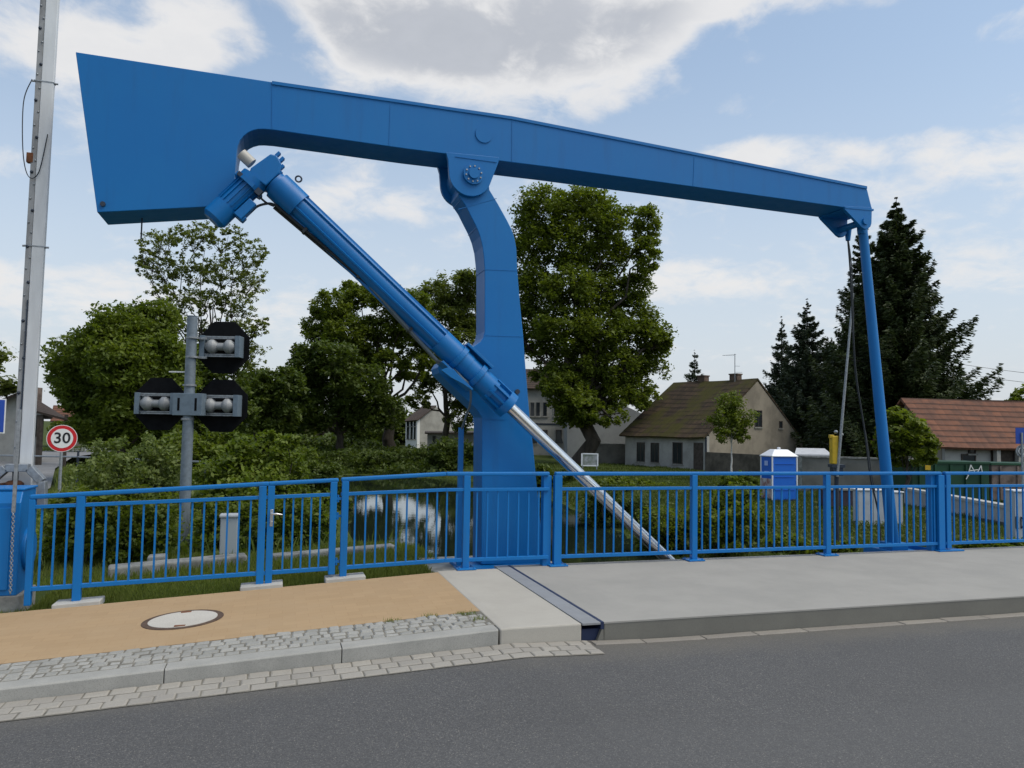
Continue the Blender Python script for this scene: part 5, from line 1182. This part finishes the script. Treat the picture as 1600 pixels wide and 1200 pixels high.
def tree(name, base_px, d, blobs, n, leaf, lm, label, cat='tree', trunk_r=.3, fork=.35, depth=1.0, group=None, ctrunk=BARK, twigs=5, clump=.26, base=None, shell=(.45, 1.0), limb_from=.3, up=.5):
    """blobs in photo pixels (px, py, rx, ry) at depth d; each becomes an ellipsoid with its own depth offset"""
    base = ground_at(base_px, d) if base is None else np.array(base, float)
    t = thing(name, base, label, cat, group); B = []
    cx = np.mean([b[0] for b in blobs]); hw = (max(b[0] + b[2] for b in blobs) - min(b[0] - b[2] for b in blobs)) / 2
    for i, (px, py, rx, ry) in enumerate(blobs):
        k = max(0, 1 - ((px - cx) / hw) ** 2) ** .5; off = (random.uniform(-.6, .6) * k * hw * depth * .6) * d / F
        off = off if i % 2 else -off
        dd = d + off; B.append((at(px, py, dd), rx * dd / F, ry * dd / F))
    C, cl = crown_pts(B, n, clump, shell); quads_obj('crown', leaf_quads(C, leaf * 1.1, up), len(C), LEAVES[lm], t)
    mb = MB(); topz = max(b[0][2] for b in B); zmin = min(b[0][2] - b[2] for b in B)
    tp_ = np.array([np.mean([b[0][0] for b in B]), np.mean([b[0][1] for b in B]), base[2] + (topz - base[2]) * .72])
    tr = []
    for i in range(9):
        s = i / 8; p = base + (tp_ - base) * s + rng.normal(size=3) * (.005 if ctrunk is BIRCHM else .02) * (topz - base[2]) * (0 < i < 8) * np.array([1, 1, 0]); tr.append(p)
    mb.tube([tr[0] - UV * .3] + tr, [trunk_r * 1.35] + [trunk_r * (1.15 if i == 0 else 1) * (1 - .88 * i / 8) for i in range(9)], 10)
    for j, (c, rx, rz) in enumerate(B):
        s = min(.8, max(limb_from, (c[2] - base[2]) / (topz - base[2]) - .28)); q0 = base + (tp_ - base) * s; r0 = trunk_r * (1 - .85 * s) * .42
        branchy(mb, q0, c + unit(1)[0] * rx * .2, r0, r0 * .3, 5, .07, 6)
        for q in cl[j][:twigs]: branchy(mb, c + (q0 - c) * .15, q, r0 * .3, .012 + r0 * .05, 3, .08, 4)
    mb.build('trunk', ctrunk, t, smooth=True); return t
def B_(cx, cy, w_, h_, k, r, seed=1, rmin=.6):
    """fill an ellipse with k blobs of radius about r (photo pixels)"""
    rs = random.Random(seed); o = []
    while len(o) < k:
        x, y = rs.uniform(-1, 1), rs.uniform(-1, 1)
        if x * x + y * y <= 1: q = rs.uniform(rmin, 1.15); o.append((cx + x * (w_ - r * .6), cy + y * (h_ - r * .6), r * q, r * q * .85))
    return o

# big tree right of the pylon
big = [(850, 330, 45, 38), (905, 320, 45, 32), (950, 345, 38, 30), (1005, 350, 24, 32), (1010, 400, 22, 34), (830, 385, 40, 34), (890, 385, 45, 40), (945, 400, 40, 36), (835, 440, 36, 34), (885, 450, 45, 36), (940, 460, 44, 34), (990, 455, 26, 28),
       (832, 495, 34, 34), (880, 510, 45, 34), (935, 515, 46, 34), (990, 505, 40, 32), (1020, 525, 28, 28), (845, 545, 26, 22), (900, 565, 45, 34), (955, 570, 46, 34), (1005, 565, 36, 30), (1035, 530, 16, 20), (880, 610, 34, 28), (930, 620, 46, 30), (980, 605, 40, 26), (900, 645, 34, 22), (945, 650, 34, 16), (1000, 620, 28, 18), (812, 530, 16, 30), (905, 600, 50, 26), (900, 630, 40, 22), (860, 590, 26, 24), (905, 655, 36, 14)]
tree('broadleaf_tree', 905, 64, big, 130000, .132, 'mid', 'tallest broadleaf tree with thick trunk standing right of the blue pylon', trunk_r=.72, clump=.27, twigs=5, shell=(.2, 1))
# left oak with fork
oak = [(560, 460, 36, 20), (520, 480, 36, 24), (600, 465, 32, 22), (500, 515, 26, 26), (545, 520, 40, 28), (600, 515, 36, 26), (640, 480, 36, 26), (650, 525, 34, 26), (560, 560, 40, 26), (610, 560, 30, 18), (665, 560, 26, 20), (640, 580, 26, 16)]
tree('broadleaf_tree', 612, 74, oak, 52000, .14, 'mid', 'open crowned tree with forked trunk on the far river bank', trunk_r=.62, clump=.27, limb_from=.2, shell=(.3, 1))
tree('broadleaf_tree', 690, 82, [(680, 470, 30, 30), (715, 450, 34, 28), (740, 440, 26, 20), (700, 500, 40, 28), (735, 490, 30, 28), (690, 540, 32, 24), (725, 540, 34, 30), (700, 590, 30, 26), (735, 600, 34, 34), (665, 600, 22, 18), (655, 625, 24, 14), (720, 650, 30, 24)], 34000, .16, 'olive', 'yellow green tree partly hidden behind the lower blue cylinder', trunk_r=.4)
tree('broadleaf_tree', 535, 68, [(520, 590, 50, 36), (470, 600, 44, 36), (560, 600, 44, 34), (500, 640, 55, 30), (560, 645, 50, 30), (450, 640, 44, 30), (600, 640, 34, 30), (520, 560, 44, 30), (485, 565, 36, 28)], 40000, .15, 'dark', 'very dark dense tree cluster left of the forked tree', trunk_r=.4)
tree('broadleaf_tree', 410, 60, [(400, 610, 34, 30), (440, 600, 34, 26), (380, 640, 44, 30), (420, 650, 44, 28), (400, 590, 26, 20)], 20000, .14, 'dark', 'dark round tree right of the black signal boards', trunk_r=.3)
# airy tall tree under the counterweight
airy = [(250, 380, 34, 24), (300, 370, 38, 22), (350, 370, 34, 24), (390, 395, 26, 26), (250, 420, 36, 24), (300, 420, 40, 26), (350, 425, 38, 26), (395, 440, 24, 26), (270, 465, 36, 24), (320, 470, 38, 24), (370, 475, 34, 24), (310, 510, 40, 22), (370, 520, 36, 24), (395, 560, 24, 24), (405, 510, 18, 18), (225, 400, 16, 20)]
tree('broadleaf_tree', 300, 42, airy, 26000, .066, 'airy', 'tall airy tree with see through crown below the counterweight', trunk_r=.22, clump=.14, twigs=9, shell=(.15, 1))
# big bushy tree at left
tree('broadleaf_tree', 200, 32, [(190, 520, 50, 38), (240, 505, 40, 32), (150, 545, 46, 36), (120, 580, 40, 40), (200, 570, 60, 40), (250, 560, 44, 40), (120, 615, 30, 28), (165, 620, 50, 40), (220, 630, 60, 40), (270, 610, 40, 40), (160, 665, 50, 26), (230, 680, 50, 26)], 85000, .080, 'willow', 'broad bushy yellow green tree behind the signal mast', trunk_r=.3, clump=.3, up=.3)
tree('broadleaf_tree', 320, 38, [(310, 570, 44, 36), (340, 600, 44, 36), (290, 620, 44, 36), (350, 650, 44, 30), (300, 670, 50, 26), (370, 640, 30, 24)], 24000, .10, 'dark', 'dark green tree directly behind the black octagonal boards', trunk_r=.25)
tree('broadleaf_tree', -20, 50, [(-30, 600, 44, 30), (-5, 605, 18, 24), (-10, 650, 30, 24), (-40, 560, 40, 40)], 6000, .14, 'olive', 'light green tree at the left frame edge behind the barrier boom', trunk_r=.25)
tree('broadleaf_tree', 1590, 90, [(1590, 628, 22, 12), (1620, 620, 36, 18), (1570, 634, 12, 6)], 3500, .22, 'mid', 'distant tree top behind the red roof at right frame edge', trunk_r=.3)
# background woods behind the far bank
tree('broadleaf_tree', 470, 105, B_(480, 662, 170, 34, 26, 34, 4), 30000, .27, 'dark', 'far dark row of trees closing the view behind the lawn', trunk_r=.4)
tree('broadleaf_tree', 620, 110, B_(640, 668, 70, 24, 12, 22, 5), 12000, .24, 'mid', 'distant low green tree behind the white gabled house', trunk_r=.3)
tree('broadleaf_tree', 1040, 84, [(1015, 640, 22, 14), (1000, 625, 20, 12), (1030, 655, 22, 10)], 3500, .2, 'mid', 'low branches of a tree at the left end of the mossy roof', trunk_r=.2)
# bush beside the barn, young tree with white trunk
tree('round_bush_tree', 1415, 33, [(1410, 670, 32, 24), (1395, 690, 26, 22), (1435, 690, 26, 22), (1415, 710, 40, 18), (1400, 650, 20, 16), (1445, 710, 16, 14)], 9000, .105, 'mid', 'round green small tree between hanger rod and red roofed barn', trunk_r=.10)
tree('young_tree', 1143, 45, [(1140, 630, 20, 18), (1128, 650, 20, 18), (1158, 650, 20, 18), (1142, 665, 28, 18), (1130, 680, 16, 12), (1160, 680, 14, 10)], 9000, .07, 'mid', 'young tree with white painted thin trunk before the cottage', trunk_r=.075, ctrunk=BIRCHM, clump=.34, limb_from=.66, twigs=0)

# conifers
def conifer(px, d, ytop, half_px, label, lm, nlev=26, seed=1, skirt=.0, base_y=None, dens=1.0, droop=.18):
    r_ = np.random.default_rng(seed); base = ground_at(px, d); zt = ZP(px, ytop, d); Hh = zt - base[2]; Rm = half_px * d / F
    t = thing('spruce_tree', base, label, 'spruce tree'); mb = MB(); mb.tube([base - UV * .3, base + UV * Hh * .5, base + UV * Hh], [Hh * .018, Hh * .011, .02], 8); Q = []
    for l in range(nlev):
        f = l / (nlev - 1); z = base[2] + Hh * (.06 + .93 * f); R1 = Rm * (1 - f) ** .8 + .03; nb = int(8 + 9 * (1 - f)); ph = r_.uniform(0, 6.28)
        for k in range(nb):
            a = ph + 2 * pi * k / nb + r_.uniform(-.25, .25); L = R1 * (r_.uniform(1.1, 1.32) if r_.random() < .16 else r_.uniform(.6, 1.05)); dr_ = droop * L * r_.uniform(.4, 1.4); dirv = np.array([cos(a), sin(a), 0])
            z1 = z + r_.uniform(-.8, .8) * Hh / nlev
            tipz = -dr_ + L * .12; p0 = np.array([base[0], base[1], z1]); sidev = np.array([-sin(a), cos(a), 0])
            if l % 2 == 0 and L > .8: mb.tube([p0, p0 + dirv * L * .5 + UV * (-dr_ * .45), p0 + dirv * L * .95 + UV * tipz], [.02 + .015 * L, .02 + .006 * L, .012], 4)
            m_ = int((70 + 210 * L / Rm * (Rm / 4)) * dens); s = r_.uniform(.08, 1, m_) ** .75
            wd = L * .24 * (1.15 - s) + .04
            u = r_.uniform(-1, 1, m_) * wd
            P_c = p0 + dirv * (s * L)[:, None] + sidev * u[:, None] + UV * ((-dr_ * np.sin(s * pi * .62) + L * .30 * s ** 3) - np.abs(u) * .35 - r_.exponential(.20 * min(1, L / 2.2), m_) + r_.normal(0, .05, m_) * L ** .5)[:, None]
            Q.append((P_c, dirv, sidev, np.sign(u), m_, L))
    Vs = []
    for P_c, dirv, sidev, sg_, m_, L in Q:
        ln = (.15 + .13 * r_.random(m_)) * (Rm / 4.5) ** .3 * min(1, .45 + L / 2.5); dd = dirv * .75 + sidev * (sg_ * .7)[:, None] + UV * r_.uniform(-.65, .25, m_)[:, None]; dd /= np.linalg.norm(dd, axis=1, keepdims=True)
        sd2 = np.cross(dd, r_.normal(size=(m_, 3))); sd2 /= np.linalg.norm(sd2, axis=1, keepdims=True); wv = sd2 * (ln * .24)[:, None]; A = dd * ln[:, None]
        Vs.append(np.stack([P_c - A * .6, P_c + wv, P_c + A, P_c - wv], 1))
    V = np.concatenate(Vs); quads_obj('needles', V, len(V), LEAVES[lm], t); mb.build('trunk', BARK, t, smooth=True); return t
conifer(1405, 62, 303, 140, 'huge dark spruce behind the hanger rod and red roofed barn', 'spruce', 44, 3, dens=1.2)
conifer(1352, 72, 328, 76, 'slimmer dark spruce merging with the left side of the huge spruce', 'spruce', 30, 9)
conifer(1262, 76, 468, 74, 'medium dark spruce left of the huge spruce', 'spruce2', 26, 4)
conifer(1222, 80, 497, 44, 'narrow ragged spruce at the left end of the conifer group', 'spruce2', 24, 5)
conifer(1300, 78, 530, 80, 'dark spruce filling the gap behind the yellow barrier box', 'spruce', 22, 6)
conifer(1085, 92, 550, 40, 'small pale spruce top behind the mossy cottage roof', 'spruce2', 18, 7)

# shrubs on the banks
def shrub(px, d, blobs, n, leaf, lm, label, cat='shrub', up=.35, name='shrub', group=None, stems=12):
    base = ground_at(px, d); t = thing(name, base, label, cat, group); B = [(at(x, y, d + random.uniform(-1, 1) * rx * d / F * .8), rx * d / F, ry * d / F) for x, y, rx, ry in blobs]
    C, cl = crown_pts(B, n, .32, (.25, 1.0)); C[:, 2] = np.maximum(C[:, 2], H(C[:, 0], C[:, 1]) + .03)
    quads_obj('foliage', leaf_quads(C, leaf, up), len(C), LEAVES[lm], t); mb = MB()
    for c, rx, rz in B:
        g_ = np.array([c[0] * .6 + base[0] * .4, c[1] * .6 + base[1] * .4, 0]); g_[2] = Hs(g_[0], g_[1]) - .1
        branchy(mb, g_, c, .03, .012, 4, .08, 5)
    mb.build('stems', BARK, t, smooth=True); return t
shrub(410, 19, [(400, 710, 44, 30), (360, 740, 44, 36), (440, 745, 36, 34), (400, 770, 55, 36), (330, 760, 36, 36), (450, 700, 24, 20), (420, 690, 18, 20), (480, 790, 34, 30), (350, 800, 40, 30), (430, 810, 44, 26), (500, 830, 26, 20)], 17000, .062, 'bright', 'bright green leafy shrub on the near bank behind the gate')
shrub(240, 21, [(170, 745, 50, 34), (230, 735, 50, 36), (200, 780, 60, 34), (260, 770, 44, 36), (140, 780, 36, 30), (180, 710, 40, 24), (240, 700, 36, 22)], 16000, .055, 'weed', 'pale feathery shrub behind the railing left of the signal mast', up=.1)
shrub(150, 10.3, [(120, 825, 44, 34), (170, 820, 50, 40), (230, 820, 50, 36), (95, 860, 30, 24), (190, 855, 50, 22), (240, 830, 32, 34), (130, 790, 44, 26), (210, 785, 50, 26)], 26000, .033, 'mid', 'low dark green bush behind the concrete beam and railing')
shrub(370, 12.0, [(335, 808, 26, 34), (350, 832, 36, 26), (325, 835, 22, 26), (420, 840, 40, 26), (390, 810, 30, 30), (450, 810, 36, 34), (480, 845, 34, 22), (500, 815, 18, 24)], 18000, .036, 'willow', 'leafy bush around the grey cable pillar box')
shrub(300, 24, [(300, 700, 44, 26), (340, 690, 34, 26), (290, 730, 44, 26), (340, 720, 40, 24)], 9000, .07, 'willow', 'green bush between the signal mast and the bright shrub')
shrub(480, 34, [(470, 740, 36, 22), (500, 760, 30, 24), (520, 780, 22, 26), (480, 790, 36, 26), (515, 740, 16, 14)], 8000, .09, 'dark', 'dark bush at the left water edge behind the gate')
# far bank hedges
for i, (px, d, bl, lm, lb) in enumerate([
    (600, 62, [(560, 722, 30, 14), (590, 722, 26, 14), (620, 720, 28, 15), (650, 722, 28, 15), (575, 733, 34, 9), (635, 733, 34, 9)], 'dark', 'rough green bank scrub below the forked tree'),
    (700, 60, [(675, 715, 26, 20), (705, 712, 26, 24), (730, 715, 20, 22), (700, 732, 36, 12), (745, 722, 20, 20)], 'dark', 'dark bank scrub left of the pylon across the water'),
    (500, 64, [(470, 722, 34, 14), (510, 725, 34, 13), (540, 730, 24, 12), (500, 738, 40, 8), (440, 726, 30, 12)], 'dark', 'dark bank scrub in front of the dense tree cluster'),
    (520, 86, [(400, 690, 40, 16), (450, 692, 40, 15), (510, 694, 44, 14), (570, 696, 36, 12), (620, 700, 30, 10)], 'dark', 'dark undergrowth beneath the dense tree cluster on the far lawn'),
    (112, 62, [(92, 672, 12, 12), (112, 676, 16, 13), (134, 672, 16, 15)], 'mid', 'green hedge beyond the side road above the 30 sign'),
    (400, 30, [(380, 720, 44, 26), (430, 725, 40, 26), (470, 715, 30, 22), (360, 700, 34, 20), (450, 745, 40, 26)], 'willow', 'green thicket between the gate and the far lawn'),
    (860, 46, [(845, 745, 20, 20), (870, 755, 26, 18), (900, 762, 26, 16), (890, 745, 18, 12)], 'dark', 'dark scrub at the water edge just right of the pylon'),
    (950, 30, [(930, 800, 26, 22), (960, 790, 30, 24), (990, 800, 30, 26), (940, 770, 24, 16), (1010, 820, 26, 22)], 'dark', 'dark green bank shrub behind the upper chrome rod'),
    (1040, 24, [(1030, 820, 30, 26), (1060, 830, 30, 26), (1045, 850, 36, 18), (1010, 845, 24, 18)], 'mid', 'green bank shrub left of the middle railing post'),
    (1130, 22, [(1110, 810, 36, 30), (1150, 800, 36, 32), (1180, 820, 30, 30), (1130, 845, 44, 20), (1160, 775, 26, 20), (1120, 780, 24, 18)], 'mid', 'large rounded bank shrub right of the middle railing post'),
    (1155, 34, [(1150, 752, 22, 12), (1170, 756, 16, 10), (1138, 758, 14, 9)], 'bright', 'small bright yellow green shrub at the white trunked young tree'),
    (1000, 40, [(960, 760, 36, 14), (1000, 765, 36, 14), (1040, 770, 30, 14)], 'mid', 'low green ground shrub below the cottage lawn'),
    (1260, 17, [(1230, 850, 30, 14), (1270, 856, 34, 10), (1310, 856, 30, 9)], 'mid', 'low green bush just beyond the deck edge left of the hanger rod'),
    (1560, 16.5, [(1530, 855, 30, 9), (1570, 852, 34, 9), (1610, 850, 30, 9)], 'willow', 'low green bush beyond the deck edge at right frame edge')]):
    shrub(px, d, bl, int(5500 + 1100 * len(bl)), .0022 * d if d > 34 else .062, lm, lb)

# grass
def grass(name, xs, ys, n, h, wd, lm, label, cond=None, lean=.35):
    x = rng.uniform(*xs, n); y = rng.uniform(*ys, n)
    if cond is not None: k = cond(x, y); x, y = x[k], y[k]
    n = len(x); z = H(x, y); hh = h * rng.uniform(.45, 1.3, n) * (1 + .35 * np.sin(x * 2.1) * np.sin(y * 1.7)); a = rng.uniform(0, 2 * pi, n)
    Bp = np.stack([x, y, z - .01], 1); s = np.stack([np.cos(a), np.sin(a), np.zeros(n)], 1) * wd * rng.uniform(.6, 1.3, (n, 1))
    ld = unit(n) * lean * hh[:, None]; ld[:, 2] = 0
    M_ = Bp + ld * .35 + UV * (hh * .6)[:, None]; T = Bp + ld + UV * hh[:, None]
    V = np.stack([Bp - s, Bp + s, M_ + s * .6, T], 1)
    o = quads_obj(name, V, n, LEAVES[lm], org=(np.mean(xs), np.mean(ys), 0)); tag(o, label, 'grass', kind='stuff'); return o
land = lambda x, y: sdist(x, y) > .3
grass('grass', (-4.6, 1.62), (7.64, 9.2), 60000, .065, .0032, 'grass', 'short green grass strip around the railing footings', lambda x, y: ~((x < -2.05) & (y > 7.85)))
grass('grass', (-4.6, 1.6), (7.60, 7.70), 9000, .045, .003, 'grass', 'grass edge spilling over the tan paving')
grass('grass', (-6, 2.3), (9.0, 14.5), 60000, .08, .0045, 'grass', 'taller grass on the near bank behind the railing', land)
grass('weeds', (-6, 2.4), (10.8, 20), 1800, .26, .004, 'weed', 'pale tall weeds on the near bank', land)
grass('grass', (8, 30), (9, 30), 60000, .17, .010, 'rough', 'rough grass on the right river bank', land)
grass('grass', (10, 40), (28, 60), 60000, .16, .022, 'rough', 'lawn and rough grass in front of the cottage', land)
grass('grass', (-20, 12), (58, 85), 30000, .25, .04, 'rough', 'grass on the far river bank', land)
grass('grass', (-26, -2), (18, 52), 40000, .22, .016, 'grass', 'grass verge around the side road', lambda x, y: land(x, y) & ~((x > np.interp(y, [24, 32, 45, 60], [-9.5, -10.5, -13.5, -16]) - 2.8) & (x < np.interp(y, [24, 32, 45, 60], [-9.5, -10.5, -13.5, -16]) + 2.8)))
def ground_cover(name, xs, ys, n, size, hmax, lm, label, dens=.5):
    x = rng.uniform(*xs, n); y = rng.uniform(*ys, n)
    f = .5 + .25 * np.sin(x * .9 + 1.3 * np.sin(y * .6)) + .25 * np.sin(y * 1.1 + 1.7 * np.sin(x * .5 + 1)); k = (sdist(x, y) > .15) & (rng.random(n) < .25 + f)
    x, y, f = x[k], y[k], f[k]; z = H(x, y) + rng.random(len(x)) * hmax * (.25 + f)
    V = leaf_quads(np.stack([x, y, z], 1), size, .3); o = quads_obj(name, V, len(V), LEAVES[lm], org=(np.mean(xs), np.mean(ys), -1.3)); tag(o, label, 'ground cover', kind='stuff')
ground_cover('ground_cover', (8.6, 22), (8.4, 26), 34000, .05, .17, 'rough', 'low leafy undergrowth on the right river bank')
ground_cover('ground_cover', (8, 30), (20, 40), 14000, .08, .08, 'rough', 'low undergrowth between the bank shrubs and the lawn')
ground_cover('ground_cover', (-9, 2.5), (12, 24), 34000, .05, .28, 'willow', 'low leafy undergrowth on the near left bank')
ground_cover('ground_cover', (-12, 14), (57, 72), 26000, .16, .7, 'dark', 'dark undergrowth along the far waterline')
# tufts in paving joints
tuft = [(1.45, 5.97), (1.52, 5.75), (1.50, 5.93), (1.2, 6.0), (.9, 5.99)]
Vt = []
for (x, y) in tuft:
    m_ = 60; px_ = x + rng.normal(0, .035, m_); py_ = y + rng.normal(0, .018, m_); a = rng.uniform(0, 6.28, m_); z_ = np.array([SZ(q) for q in px_]); s = np.stack([np.cos(a), np.sin(a), 0 * a], 1) * .0025; hh = rng.uniform(.012, .04, m_)
    Bp = np.stack([px_, py_, z_ - .005], 1); ld = unit(m_) * .02; ld[:, 2] = 0; Vt.append(np.stack([Bp - s, Bp + s, Bp + ld * .6 + s * .5 + UV * (hh * .6)[:, None], Bp + ld + UV * hh[:, None]], 1))
Vt = np.concatenate(Vt); tag(quads_obj('moss_tufts', Vt, len(Vt), LEAVES['grass'], org=(1.4, 5.9, .14)), 'small grass tufts growing in the cobble joints', 'weeds', kind='stuff')
